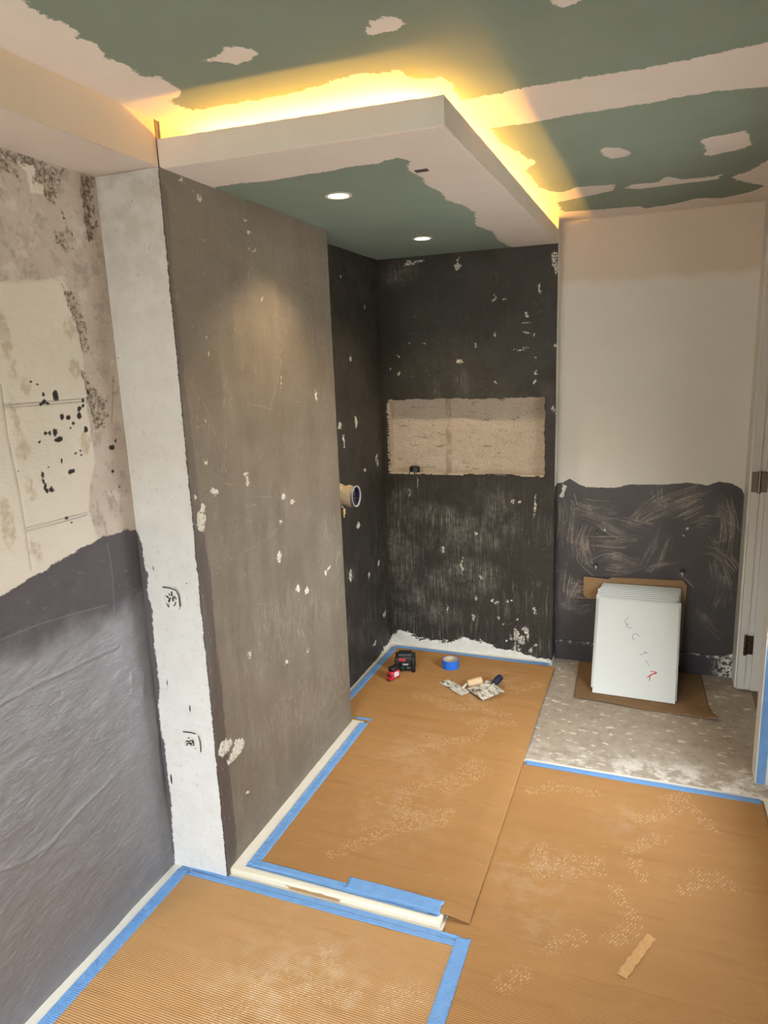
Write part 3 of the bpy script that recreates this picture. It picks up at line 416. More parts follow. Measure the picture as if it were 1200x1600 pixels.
# raised base of the shower, rounded front edge
mb = MB(); mb.box(-.16, .767, .022, 2.08, -.01, ZP, .007, 3)
def base_mat():
    m = Mat('shower_base_stone'); c = m.mix(m.noise(7, 5), C(208, 202, 188), C(226, 222, 212)); x, y, z = m.xyz()
    d = m.math('ABSOLUTE', m.math('SUBTRACT', x, .325)); nz = m.math('MULTIPLY', m.math('SUBTRACT', m.noise(28, 5), .5), .10)
    chip = m.math('MULTIPLY', m.mr(m.math('ADD', d, nz), .105, .095), m.mr(m.math('ADD', z, m.math('MULTIPLY', nz, .15)), .0125, .0105)); chip = m.math('MULTIPLY', chip, m.mr(y, .05, .04))
    c = m.mix(m.mr(y, .06, .03, 0, .35), c, C(206, 192, 160))
    return m.out(m.mix(chip, c, C(158, 124, 84)), .4, m.bump(m.noise(50, 4), .2, .002))
SB = mb.build('floor_shower_base', base_mat(), smooth=True); tag(SB, 'cream raised shower base with chipped rounded front edge', kind='structure')
# ------------------------------------------------------------------ left wall
us = np.concatenate([ar(YR-.1, -.95, .15)[:-1], ar(-.95, .012, .004)]); vs = ar(-.01, ZS+.03, .0042); U, V = mg(us, vs)
prim = sdf_poly(U, V, D['prim']); rough = sdf_polys(U, V, D['rough']); cream = sdf_polys(U, V, D['cream']); scar = sdf_lines(U, V, D['scars'], .02); lines = sdf_lines(U, V, D['lines'], .02)
highlight_zone = 1.02+.0*U-V+.02*np.sin(U*9)  # height where the painted-in wall highlight stops
rot = (U*.99+V*.12, -U*.12+V*.99)
dsp = fbm(U, V, 4, oct=5, seed=5)*.006 + np.where(prim < 0, fbm(rot[0], rot[1], 9, 22, 4, 9)*.0024+fbm(rot[0], rot[1], 55, 120, 2, 12)*.0012, 0) + .0022*np.exp(-(scar/.005)**2)
dsp += -.004*np.clip(-rough/.01, 0, 1)*(1+fbm(U, V, 60, oct=2, seed=8)) - .0015*np.exp(-(lines/.004)**2) + .002*np.clip(-cream/.006, 0, 1)*(prim > 0)
dsp *= np.clip((-U)/.02, 0, 1)
WL = grid('wall_left', us, vs, lambda u, v, w: (XL+w, u, v), plaster_left(), dict(prim=prim, rough=rough, cream=cream, scar=scar, lines=lines, highlight_zone=highlight_zone, stain=sdf_blobs(U, V, D['stains']), dots=sdf_blobs(U, V, D['dots'], warp=.006)), dsp, .15)
tag(WL, 'bare plaster left wall with glossy dark primer below', kind='structure')
# ------------------------------------------------------------------ pier: white end face and grey side face
us = ar(XL-.02, 0, .004); vs = ar(-.01, ZS+.02, .0045); U, V = mg(us, vs)
edge_n = fbm(V*0+.3, V, 20, oct=4, seed=21)
arr = -(U)-.0015-.006*np.clip(edge_n+.12, 0, 1)
d = fbm(U, V, 7, oct=4, seed=4)*.004*np.clip(-U/.03, 0, 1)*np.clip((U-XL)/.02, 0, 1)
PF = grid('wall_pier_front', us, vs, lambda u, v, w: (u, -w, v), plaster_front(), dict(prim=sdf_poly(U, V, D['pfprim']), mark=sdf_blobs(U, V, D['pfmarks'], warp=0), arris=arr), d, .004)
tag(PF, 'narrow white plastered end of the wall pier', kind='structure')
us = ar(.003, Y1, .0045); vs = ar(-.01, ZC, .0045); U, V = mg(us, vs)
r_ = np.random.RandomState(11); rs = []
for k in range(420):                                    # short random scuffs, more of them low down
    y0, z0 = r_.rand()*1.09, (r_.rand()**1.5)*2.2; an = r_.randn()*.5+(1.57 if r_.rand() < .65 else .3); L = .008+.03*r_.rand()**2
    rs.append([(y0, z0), (y0+L*math.cos(an)*.5, z0+L*math.sin(an)*.5+.002*r_.randn()), (y0+L*math.cos(an), z0+L*math.sin(an))])
scuff = np.minimum(sdf_lines(U, V, rs[::2], .02), .0012+sdf_lines(U, V, rs[1::2], .02))
scr = sdf_lines(U, V, [smooth_line(l, 4) for l in D['psscr']], .02); wh = sdf_blobs(U, V, D['pswhite'])
d = (fbm(U, V, 3, oct=5, seed=31)*.006 + fbm(U, V, 30, 9, 3, 33)*.0012 + .0008*np.exp(-(scr/.004)**2) + .0006*np.exp(-(scuff/.004)**2) + .002*np.clip(-wh/.004, 0, 1))*np.clip(U/.02, 0, 1)*np.clip((Y1-U)/.02, 0, 1)
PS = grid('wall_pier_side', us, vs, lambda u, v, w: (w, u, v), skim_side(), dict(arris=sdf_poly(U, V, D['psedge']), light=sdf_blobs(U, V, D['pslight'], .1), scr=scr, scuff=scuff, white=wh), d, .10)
MB().box(-.26, -.02, .02, Y1-.002, -.01, ZC).build('pier_core', paint('pier_core_cement', C(60, 55, 48), C(70, 64, 56)), PS)
tag(PS, 'brown-grey cement skimmed long side of the pier', kind='structure')
# ------------------------------------------------------------------ shower alcove
M_prim = primer_dark()
us = ar(Y1-.01, Y2+.01, .005); vs = ar(-.01, ZC, .005); U, V = mg(us, vs)
AL = grid('wall_alcove_left', us, vs, lambda u, v, w: (XA+w, u, v), M_prim, dict(light=np.full(U.shape, .1), white=sdf_blobs(U, V, D['alwhite']), splash=sdf_poly(U, V, D['alsplash'])), fbm(U, V, 4, oct=5, seed=41)*.005*np.clip((Y2-U)/.03, 0, 1), .1)
tag(AL, 'dark primed side wall of the shower alcove', kind='structure')
NX0, NX1, NZ0, NZ1, ND = -.112, .785, 1.100, 1.527, .085
us = np.unique(np.concatenate([ar(XA-.02, NX0, .005), ar(NX0, NX1, .005), ar(NX1, XB, .005)])); vs = np.unique(np.concatenate([ar(-.01, NZ0, .005), ar(NZ0, NZ1, .005), ar(NZ1, ZC, .005)])); U, V = mg(us, vs)
spl = sdf_poly(U, V, D['absplash'])
inn = np.maximum(np.maximum(NX0-U, U-NX1), np.maximum(NZ0-V, V-NZ1))
d = (fbm(U, V, 4, oct=5, seed=51)*.005+fbm(U, V, 40, 8, 3, 55)*.001+.004*np.clip(-spl/.01, 0, 1))*np.clip((XB-U)/.03, 0, 1)*np.clip(inn/.02+.3, 0, 1)
jag = lambda t, s: fbm(t, t*0+s, 30, oct=3, seed=60+s)*.010
def place_ab(u, v, w):
    du = np.where(np.abs(u-NX0) < .001, jag(v, 1), np.where(np.abs(u-NX1) < .001, jag(v, 2), 0)); dv = np.where(np.abs(v-NZ0) < .001, jag(u, 3), np.where(np.abs(v-NZ1) < .001, jag(u, 4), 0))
    k = (u > NX0-.002)*(u < NX1+.002)*(v > NZ0-.002)*(v < NZ1+.002); return (u+du*k, Y2-w, v+dv*k)
AB = grid('wall_alcove_back', us, vs, place_ab, M_prim, dict(clus=np.clip(1.6*np.exp(-(((U-.66)/.13)**2+((V-.20)/.16)**2)), 0, 1), light=sdf_blobs(U, V, D['ablight'], .1), white=sdf_blobs(U, V, D['abwhite']), splash=spl), d, .12, hole=lambda u, v: (u > NX0)*(u < NX1)*(v > NZ0)*(v < NZ1))
tag(AB, 'dark primed back wall of the shower alcove', kind='structure')
M_niche = niche_stone()
us = ar(NX0-.02, NX1+.02, .006); vs = ar(NZ0-.02, NZ1+.02, .006); U, V = mg(us, vs)
nb = grid('niche_back', us, vs, lambda u, v, w: (u, Y2+ND-w, v), M_niche, disp=fbm(U, V, 12, oct=4, seed=71)*.006, thick=.03, parent=AB)
for nm, bx in (('niche_sill', (NX0-.02, NX1+.02, Y2+.006, Y2+ND+.01, NZ0-.03, NZ0-.004)), ('niche_lintel', (NX0-.02, NX1+.02, Y2+.006, Y2+ND+.01, NZ1+.004, NZ1+.03)), ('niche_reveal', (NX0-.03, NX0-.004, Y2+.006, Y2+ND+.01, NZ0-.02, NZ1+.02)), ('niche_reveal', (NX1+.004, NX1+.03, Y2+.006, Y2+ND+.01, NZ0-.02, NZ1+.02))):
    MB().box(*bx).build(nm, M_niche, AB)
# thin broken plaster lip round the opening
def lip(p0, p1, seed):
    mb = MB(); n = 60; r = random.Random(seed)
    for k in range(n):
        if r.random() < .25 or (abs(p1[0]-p0[0]) > .1 and .49 < k/n*1. and k/n < .86): continue
        t = k/n; a = Vector(p0).lerp(Vector(p1), t); s_ = .006+.006*r.random(); L = (Vector(p1)-Vector(p0)).length/n*.7
        h = (L, s_) if abs(p1[0]-p0[0]) > .1 else (s_, L)
        mb.box(a.x-h[0], a.x+h[0], Y2-.002-.003*r.random(), Y2+.012, a.z-h[1]*.5, a.z+h[1]*.5)
    return mb
for p0, p1, s_ in (((NX0, 0, NZ0), (NX1, 0, NZ0), 1), ((NX0, 0, NZ0), (NX0, 0, NZ1), 2)):
    o = lip(p0, p1, s_).build('broken_plaster_edge', M_niche, AB); o['kind'] = 'stuff'
# ------------------------------------------------------------------ toilet corner
us = ar(XB-.02, XR+.02, .0032); vs = np.concatenate([ar(-.02, 1.10, .0032)[:-1], ar(1.10, ZC, .012)]); U, V = mg(us, vs)
r_ = np.random.RandomState(5); hairs = []
for L in D['wcstroke']:
    L = smooth_line(L, 5); A = np.array(L)
    for k in range(16):
        off = r_.randn(2)*.016; a, b = sorted(r_.rand(2)); 
        if b-a < .35: a, b = max(0, a-.3), min(1, b+.3)
        i0, i1 = int(a*(len(A)-1)), int(b*(len(A)-1))+1
        if i1-i0 < 2: continue
        hairs.append([tuple(p+off) for p in A[i0:i1]])
st = np.zeros(U.shape)
for k in range(6): st = np.maximum(st, (.10, .16, .22, .3, .42, .62)[k]*np.clip(1-sdf_lines(U, V, hairs[k::6], .012)/(.0075-.0007*k), 0, 1))
st = np.clip(st*(1+.9*fbm(U, V, 14, oct=3, seed=83)), 0, 1)
ring = np.abs(np.hypot(U-1.082, V-1.745)-.019); ring = np.minimum(ring, np.abs(np.hypot(U-1.55, V-1.80)-.017)); ring = np.minimum(ring, np.abs(U-.905)+.0015+np.clip(V-1.9, 0, 1))
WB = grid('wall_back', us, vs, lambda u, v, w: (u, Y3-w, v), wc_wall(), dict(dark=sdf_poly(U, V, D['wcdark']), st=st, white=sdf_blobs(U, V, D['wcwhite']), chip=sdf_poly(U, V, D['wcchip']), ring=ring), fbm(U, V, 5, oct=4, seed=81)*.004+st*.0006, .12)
tag(WB, 'white wall with brushed dark primer square behind the tile stack', kind='structure')
MB().box(XB-.002, XB+.0035, Y2+.006, Y3+.004, 1.045, ZS+.02).build('return_strip', M_white, WB)
m = Mat('dark_primed_skirting'); nn = m.noise(60, 5, .7); zz = m.xyz()[2]; chipm = m.math('MULTIPLY', m.mr(zz, .095, .108), m.mr(m.noise(40, 5), .5, .58)); chipm = m.math('MAXIMUM', chipm, m.mr(m.noise(90, 5, .7), .70, .73)); chipm = m.math('MAXIMUM', chipm, m.math('MULTIPLY', m.mr(m.xyz()[0], 1.66, 1.76), m.mr(nn, .47, .53)))
M_skirt = m.out(m.mix(chipm, m.mix(m.noise(9), C(46, 44, 48), C(66, 63, 66)), C(210, 206, 200)), .45, m.bump(nn, .3, .002))
BB = MB().box(XB+.002, 1.79, Y3-.014, Y3+.01, -.006, .112, .002).build('baseboard_back', M_skirt); tag(BB, kind='structure')
# ------------------------------------------------------------------ right side: door frame, wall, passage beyond
D1 = tag(empty('door_1', (1.79, 2.0, 0)), 'white door frame with steel hinges beside the toilet corner', kind='structure')
def jamb(bx, nm='jamb'): return MB().box(*[b-o for b, o in zip(bx, (1.79, 1.79, 2.0, 2.0, 0, 0))], .002).build(nm, M_trim, D1)
jamb((1.782, 1.797, 2.03, Y3+.02, .004, ZC), 'casing'); jamb((1.790, 1.826, 1.998, 2.10, .014, ZC), 'jamb'); jamb((1.8262, 1.852, 2.006, 2.10, .014, ZC), 'door_stop'); jamb((1.8522, 1.93, 1.992, 2.10, .014, ZC), 'lining')
jamb((1.797, 1.95, 2.03, 2.16, .0, ZC), 'frame_core')
M_hinge = simple('worn_steel_hinge', C(128, 118, 106), .38, .9, .25, 60, .2); M_hinged = simple('tarnished_hinge', C(86, 74, 62), .4, .9, .25, 60, .2)
def hinge(x, y, z, two, mat):
    h = MB().tube([(x-1.79, y-2.0-.006, z-.055), (x-1.79, y-2.0-.006, z+.055)], .0065, 12)
    for k in range(4): h.tube([(x-1.79, y-2.0-.006, z-.052+k*.027), (x-1.79, y-2.0-.006, z-.036+k*.027)], .0078, 12)
    h = h.build('hinge', mat, D1, True)
    MB().box(x-1.79+.006, x-1.79+.036, y-2.0-.003, y-2.0+.001, z-.05, z+.05, .001).build('hinge_leaf', mat, h)
    if two: MB().box(x-1.79-.034, x-1.79-.004, y-2.0-.003, y-2.0+.001, z-.05, z+.05, .001).build('hinge_leaf', mat, h)
    return h
hinge(1.822, 1.994, 1.105, True, M_hinge); hinge(1.815, 1.996, .262, False, M_hinged)
M_tape = None
NJ = MB().box(1.775-1.79, 1.86-1.79, 1.142-2.0, 1.24-2.0, 0, 2.08, .003).build('jamb', M_trim, D1)
WR = MB().box(1.822, 1.95, YR-.15, GLOSS_WIN[0], -.02, ZC).box(1.822, 1.95, GLOSS_WIN[1], 1.16, -.02, ZC).box(1.822, 1.95, GLOSS_WIN[0], GLOSS_WIN[1], -.02, GLOSS_WIN[2]).box(1.822, 1.95, GLOSS_WIN[0], GLOSS_WIN[1], GLOSS_WIN[3], ZC).box(1.822, 1.95, 1.16, 2.1, 2.08, ZC).build('wall_right', M_white); tag(WR, 'white right wall with the doorway', kind='structure')
HL = MB().box(2.60, 2.75, 1.06, 2.5, -.02, ZC).box(1.95, 2.75, 1.04, 1.12, -.02, ZC).box(1.80, 2.75, 2.24, 2.40, -.02, ZC).box(1.8, 2.75, 1.05, 2.4, ZC-.1, ZC).build('wall_passage', M_white); tag(HL, 'white walls of the passage beyond the doorway', kind='structure')
m = Mat('worn_wooden_sill'); M_sill = m.out(m.mix(m.noise(1, 5, .6, m.map(scale=(60, 6, 60))), C(92, 72, 52), C(132, 108, 82)), .6)
TS = MB().box(1.862, 1.90, 1.30, 1.99, -.006, .004, .001).box(1.902, 1.96, 1.30, 1.99, -.006, .002, .001).build('trim_1', M_sill); tag(TS, 'worn brown wooden door sill on the concrete', kind='structure')
# ------------------------------------------------------------------ rear wall, added gloss window in the right wall, street outside
a, b, c, d = BWIN
RW = MB().box(-.4, a, YR-.15, YR, -.02, ZC).box(b, 1.95, YR-.15, YR, -.02, ZC).box(a, b, YR-.15, YR, -.02, c).box(a, b, YR-.15, YR, d, ZC).build('wall_rear', M_white); tag(RW, 'white rear wall', kind='structure')
a, b, c, d = GLOSS_WIN
WF = tag(empty('gloss_window', (1.88, a, c)), 'unseen white framed window added in the right wall to gloss the left wall', kind='structure')
for bx in ((0, b-a, 0, .05), (0, b-a, d-c-.05, d-c), (0, .05, .05, d-c-.05), (b-a-.05, b-a, .05, d-c-.05), ((b-a)/2-.04, (b-a)/2+.04, .05, d-c-.05)):
    MB().box(-.03, .03, bx[0], bx[1], bx[2], bx[3], .004).build('window_frame', M_trim, WF)
WF = tag(empty('window_2', (BWIN[0], YR-.08, BWIN[2])), 'white framed window in the rear wall', kind='structure')
a, b, c, d = BWIN
for bx in ((0, b-a, 0, .05), (0, b-a, d-c-.05, d-c), (0, .05, .05, d-c-.05), (b-a-.05, b-a, .05, d-c-.05), ((b-a)/2-.04, (b-a)/2+.04, .05, d-c-.05)):
    MB().box(bx[0], bx[1], -.03, .03, bx[2], bx[3], .004).build('window_frame', M_trim, WF)
tag(MB().box(-25, 25, -16, -12, -4, FACADE).build('wall_facade_rear', paint('beige_facade', C(150, 142, 130), C(168, 160, 148))), 'pale house front behind the rear window', kind='structure')
tag(MB().box(1.95, 7, -3, 5, -.2, -.03).build('floor_bounce', paint('pale_bounce_slab', C(205, 202, 196), C(222, 219, 213))), 'unseen pale slab added outside the right window to reflect daylight', kind='structure')  # added slab throws daylight in towards the left wall
tag(MB().box(-40, 60, -40, 40, -4.2, -4).build('ground', paint('street_grey', C(96, 94, 92), C(120, 118, 114))), kind='structure')
# ------------------------------------------------------------------ ceiling, bulkhead, soffit
us = ar(-.28, 1.9, .012); vs = np.concatenate([ar(YR-.1, -.9, .2)[:-1], ar(-.9, 2.25, .012)]); U, V = mg(us, vs)
mud = sdf_polys(U, V, D['mud'])
CE = grid('ceiling', us, vs, lambda u, v, w: (u, v, ZC-w), drywall(), dict(mud=mud), np.clip(-mud/.02, 0, 1)*.0012+fbm(U, V, 3, oct=3, seed=91)*.002, .1, True)
tag(CE, 'green plasterboard ceiling with pale filler bands', kind='structure')
us = ar(XL-.02, -.0008, .01); vs = ar(YR-.1, -.0005, .012); U, V = mg(us, vs)
BH = MB().box(-.2, 0, YR-.1, 0.0, ZS+.0002, ZC+.1).build('ceiling_bulkhead', paint('bulkhead_face', C(214, 196, 172), C(222, 206, 184)))
tag(BH, 'boxed bulkhead along the left wall', kind='structure')
BHb = grid('bulkhead_soffit', us, vs, lambda u, v, w: (u, v, ZS-w), M_pink, disp=.001+fbm(U, V, 5, oct=3, seed=95)*.003*np.clip(-U/.03, 0, 1), thick=-.0002, flip=True, parent=BH)
XS0, XS1, YF0, YF1 = .8196, .842, .006, .036          # soffit outline: x at front/back of the free edge, y at left/right of the front
us = ar(0, 1, .0065); vs = ar(0, 1, .0065)
def sxy(s, t):
    xr = XS0+(XS1-XS0)*t; x = -.165*(1-s)+(xr-.002)*s; yf = YF0+.002+(YF1-YF0)*s; return x, yf+(Y2+.03-yf)*t
U, V = mg(us, vs); SX, SY = sxy(U, V)
sg = -sdf_poly(SX, SY, D['sgreen'])
def soff_place(u, v, w):
    x, y = sxy(u, v); return (x, y, ZS-w)
SO = tag(empty('ceiling_soffit', (0, 0, 0)), 'dropped ceiling box over the shower alcove', kind='structure')
M_sof = drywall('soffit_board', .012)
grid('soffit_panel', us, vs, soff_place, M_sof, dict(mud=sg), np.clip(-sg/.02, 0, 1)*.001, .012, True, parent=SO)
ZT0, ZT1 = 2.372, 2.366
mb = MB()
def lipbar(p0, p1, nin, z0a, z0b, nm, tt=.014):
    mb = MB(); a = Vector(p0); b = Vector(p1); n = Vector(nin).normalized()*tt; N = 40; rr = random.Random(3); vs_ = []
    for k in range(N+1):
        t = k/N; p = a.lerp(b, t); zt = z0a+(z0b-z0a)*t+rr.uniform(-.0008, .0008); vs_.append([mb.bm.verts.new((q.x, q.y, z)) for q, z in ((p, ZS-.0006), (p, zt), (p+n, zt), (p+n, ZS+.006))])
    for A, B in zip(vs_[:-1], vs_[1:]):
        for i in range(4): mb.bm.faces.new((A[i], A[(i+1) % 4], B[(i+1) % 4], B[i]))
    mb.bm.faces.new(vs_[0]); mb.bm.faces.new(vs_[-1][::-1])
    return mb.build(nm, M_soffit, SO)
lipbar((-.012, YF0, 0), (XS0, YF1, 0), (0, 1, 0), ZT0, ZT1, 'front_upstand'); lipbar((XS0, YF1, 0), (XS1, Y2+.1, 0), (-1, 0, 0), ZT1, ZT1, 'side_upstand')
MB().box(-.01, .0015, .022, Y2, ZS+.013, ZC).build('cove_liner', M_soffit, SO); MB().box(0, XB+.003, Y2-.012, Y3+.01, ZS+.013, ZC).build('cove_liner', M_soffit, SO)
MB().box(.625, .665, .39, .412, ZS-.004, ZS+.002, .001).build('slot_box', simple('dark_slot', C(60, 55, 50)), SO)
# ------------------------------------------------------------------ LED strip in the cove
M_led = Mat('led_strip_glow').out((1, 1, 1, 1), emit=(1, .50, .08, 1), estr=LED)
M_ledb = simple('led_tape_white', C(225, 222, 215), .5)
LS = tag(empty('led_strip', (0, 0, ZS+.013)), 'warm yellow light strip hidden in the cove of the dropped ceiling', 'light strip')
LS.location.z += .010
MB().box(.02, XS0-.10, YF1+.113, YF1+.131, -.010, .003).box(XS0-.126, XS0-.108, YF1+.113, Y2-.03, -.010, .003).build('backing_tape', M_ledb, LS)
MB().box(.02, XS0-.127, YF1+.115, YF1+.129, .003, .005).box(XS0-.124, XS0-.110, YF1+.115, Y2-.03, .003, .005).build('glowing_diodes', M_led, LS)
# ------------------------------------------------------------------ downlights
M_ring = simple('satin_white_ring', C(205, 200, 190), .4); M_lens = Mat('downlight_lens').out((1, 1, 1, 1), emit=(1, .86, .62, 1), estr=LENS)
def downlight(x, y, label):
    r = tag(empty('downlight', (x, y, ZS)), label, 'ceiling light', 'downlights in the dropped ceiling')
    MB().lathe([(.047, .0), (.047, -.0035), (.043, -.005), (.036, -.004), (.034, .001), (.047, .001)], seg=40, closed=True).build('trim_ring', M_ring, r, True)
    MB().lathe([(.0345, -.0005), (.030, -.0028), (.0, -.003)], seg=40).build('lens', M_lens, r, True)
    l = bpy.data.lights.new('downlight_beam', 'SPOT'); l.energy = SPOT; l.color = (1, .80, .52); l.spot_size = math.radians(112); l.spot_blend = .75; l.shadow_soft_size = .028
    o = bpy.data.objects.new('downlight_beam', l); COL.objects.link(o); o.parent = r; o.location = (0, 0, -.012)
downlight(.297, .565, 'round recessed downlight nearer the front, over the pier wall'); downlight(.288, 1.53, 'round recessed downlight at the back of the shower alcove')
# ------------------------------------------------------------------ corrugated floor covering
PITCH_C, AMP_C = .0066, .0010
def rip(y): return AMP_C*np.sin(2*np.pi*np.asarray(y)/PITCH_C)
def board_mat(name, tint):
    m = Mat(name); n1 = m.noise(1, 5, .6, m.map(scale=(1.3, 11, 1))); n2 = m.noise(5, 5, .6)
    c = m.mix(n1, tint[0], tint[1]); c = m.mix(m.mr(n2, .55, .8, 0, .3), c, tint[2]); c = m.mix(m.mr(m.noise(1, 5, .65, m.map(scale=(2.2, 26, 1), rot=(0, 0, .04))), .52, .75, 0, .5), c, tint[3])
    pr = m.attr('prints'); tread = m.math('MULTIPLY', m.mr(m.wave(34, m.map(rot=(0, 0, .55)), 2.5, 'X', 3), .45, .7), m.mr(m.voro(105, m.map(scale=(1, .8, 1))), .62, .32))
    k = m.math('MULTIPLY', m.mr(pr, -.004, .020, 1, 0), m.math('MULTIPLY', tread, m.mr(m.noise(38, 4), .34, .56)))
    c = m.mix(m.math('MULTIPLY', k, .55), c, C(206, 177, 140))
    haze = m.math('MULTIPLY', m.attr('dust'), m.mr(m.noise(16, 6, .7), .38, .7)); c = m.mix(m.math('MULTIPLY', haze, .5), c, C(198, 178, 152))
    c = m.mix(m.mr(m.noise(1, 3, .5, m.map(scale=(14, 150, 14), rot=(0, 0, .1))), .66, .76, 0, .3), c, C(194, 162, 122))
    h = m.noise(120, 3); h = m.math('ADD', h, m.math('MULTIPLY', k, 2))
    return m.out(c, .72, m.bump(h, .25, .001))
TINT = (C(138, 97, 51), C(161, 119, 70), C(172, 134, 90), C(126, 86, 43))
def board(name, xl, xr, y0, y1, zb, prints, dust, mat, droop=None, th=.004, wav=.0015, seed=1, xstep=.012):
    ys = ar(y0, y1, PITCH_C/4); ss = np.linspace(0, 1, int((xr(y0)-xl(y0))/xstep)+2); U, V = mg(ss, ys)
    XLv = np.vectorize(xl)(ys)[None, :]; XRv = np.vectorize(xr)(ys)[None, :]; X = XLv+(XRv-XLv)*U
    w = rip(V)+wav*fbm(X, V, 5, oct=2, seed=seed)
    pd = np.full(X.shape, .06)
    for (a, b) in prints:
        ex, ey = b[0]-a[0], b[1]-a[1]; t = np.clip(((X-a[0])*ex+(V-a[1])*ey)/(ex*ex+ey*ey+1e-9), 0, 1); pd = np.minimum(pd, np.hypot(X-a[0]-ex*t, V-a[1]-ey*t)-.022)
    du = np.zeros(X.shape)
    for (cx, cy, r_, s_) in dust: du = np.maximum(du, s_*np.exp(-((X-cx)**2+(V-cy)**2)/r_**2))
    def place(u, v, w):
        l = np.vectorize(xl)(v); r = np.vectorize(xr)(v); x = l+(r-l)*u; return (x, v, zb+th+w-(.0145*np.clip((x-droop)/.085, 0, 1)**1.5 if droop else 0))
    return grid(name, ss, ys, place, mat, dict(prints=pd, dust=du), w, th-.0004)
ZB = .0045
M_bd = board_mat('corrugated_card', TINT)
M_bd2 = board_mat('dusty_corrugated_card', (C(156, 116, 70), C(178, 138, 92), C(188, 152, 112), C(146, 106, 62)))
bA = board('cardboard_sheet', lambda y: .068 if y < 1.108 else -.112, lambda y: .849+.0078*(y-.06)+.002*math.sin(y*3), .058, 1.998, ZP+.001, [(l[0], l[1]) for l in D['prA']], [(.45, .5, .25, .35), (.4, .9, .2, .4), (.5, 1.5, .18, .5), (.6, 1.75, .12, .4)], M_bd, .772, seed=2)
tag(bA, 'corrugated cardboard sheet covering the raised shower base, tools lying on it', 'floor cover', 'corrugated cardboard sheets over the floor')
bR = board('cardboard_sheet', lambda y: .846 if y < .004 else .776, lambda y: 1.787+.004*math.sin(y*2), -1.35, 1.018, .0005, [(l[0], l[1]) for l in D['prR']], [(1.2, 1., .25, .1), (1.0, .35, .15, .5), (1.02, .15, .1, .5), (1.3, .75, .12, .4)], M_bd, seed=3)
tag(bR, 'large corrugated cardboard sheet on the right, a torn paper scrap lying on it', 'floor cover', 'corrugated cardboard sheets over the floor')
bF = board('cardboard_sheet', lambda y: -.168, lambda y: .843, -1.35, -.018, .0005, [(l[0], l[1]) for l in D['prF']], [(.45, -.25, .14, 1.), (.35, -.35, .2, .8), (.6, -.3, .15, .6)], M_bd2, seed=4)
tag(bF, 'dusty corrugated cardboard sheet in the left foreground, edged with blue tape', 'floor cover', 'corrugated cardboard sheets over the floor')
# ------------------------------------------------------------------ blue masking tape
def tape_mat():
    m = Mat('blue_masking_tape'); n = m.noise(30, 5); c = m.mix(n, C(88, 134, 188), C(116, 160, 210))
    c = m.mix(m.mr(m.noise(1, 4, .6, m.map(scale=(25, 160, 25))), .55, .75, 0, .3), c, C(74, 112, 168))
    return m.out(c, .5, m.bump(m.noise(300, 3), .3, .0008))
M_tape = tape_mat()
def ztop_floor(x, y):        # height of what the tape sticks to
    onF = (x > -.168)*(x < .843)*(y < -.018); onR = ((x > .846)*(y < .004) + (x > .776)*(y >= .004))*(y < 1.018)*(x < 1.787)
    return np.where(onF+onR > 0, ZB+rip(y)*.8, 0.0002)
def ztop_base(x, y):
    on = ((x > .068)*(y < 1.108)+(x > -.112)*(y >= 1.108))*(y > .058)*(y < 1.998)*(x < .86)
    return np.where(on > 0, ZP+.001+.004+rip(y)*.8, ZP+.0002)
def tape(p0, p1, w, zf, label, lift=.0008, ragged=.0015, mat=None):
    p0 = np.array(p0, float); p1 = np.array(p1, float); L = np.hypot(*(p1-p0)); d = (p1-p0)/L; n = np.array([-d[1], d[0]])
    sa = .0017 if abs(d[1]) > .5 else .012; sb = .0017 if abs(d[0]) > .5 else .006
    us = ar(0, L, sa); vs = ar(-w/2, w/2, sb); U, V = mg(us, vs)
    V2 = V*(1+ragged*20*fbm(U, U*0+.5, 18, oct=3, seed=int(L*999) % 77)); 
    U2 = U+np.where(U > L/2, 1, -1)*np.clip(np.abs(U-L/2)/(L/2), 0, 1)**30*.012*fbm(V, V*0, 70, oct=2, seed=5)
    X = p0[0]+d[0]*U2+n[0]*V2; Y = p0[1]+d[1]*U2+n[1]*V2; Z = zf(X, Y)
    # bridge steps softly: take the highest neighbour
    Z = np.maximum(Z, np.maximum(np.roll(Z, 1, 1), np.roll(Z, -1, 1))) if w > .01 else Z
    Z = Z+lift
    uu, vv = us, vs
    def place(u, v, w_):
        return (X, Y, Z+w_)
    o = grid('masking_tape', us, vs, place, mat or M_tape, thick=.0004)
    return tag(o, label, 'masking tape', 'strips of blue masking tape')
tape((-.170, .012), (-.163, -1.3), .042, ztop_floor, 'blue tape strip running along the foot of the left wall')
tape((-.148, -.014), (.832, -.014), .042, ztop_floor, 'long blue tape strip on the floor in front of the raised base', .0012)
tape((.846, .004), (.843, -1.3), .046, ztop_floor, 'blue tape strip over the seam between the two front cardboard sheets', .002)
tape((.070, 1.09), (.067, .058), .042, ztop_base, 'blue tape strip along the long side of the pier')
tape((.045, .066), (.745, .058), .036, ztop_base, 'blue tape strip along the front edge of the raised base', .0012)
tape((.42, .080), (.755, .074), .062, ztop_base, 'short wide blue tape strip over the front right end of the raised base', .002)
tape((.003, 1.122), (.098, 1.120), .022, ztop_base, 'short blue tape piece at the back corner of the pier', .002)
tape((-.108, 1.13), (-.098, 2.005), .040, ztop_base, 'blue tape strip along the side wall of the alcove')
tape((-.110, 2.008), (.835, 2.000), .036, ztop_base, 'blue tape strip along the back wall of the alcove', .0014)
tape((.862, 1.013), (1.786, 1.009), .034, ztop_floor, 'blue tape strip at the border of the bare concrete')
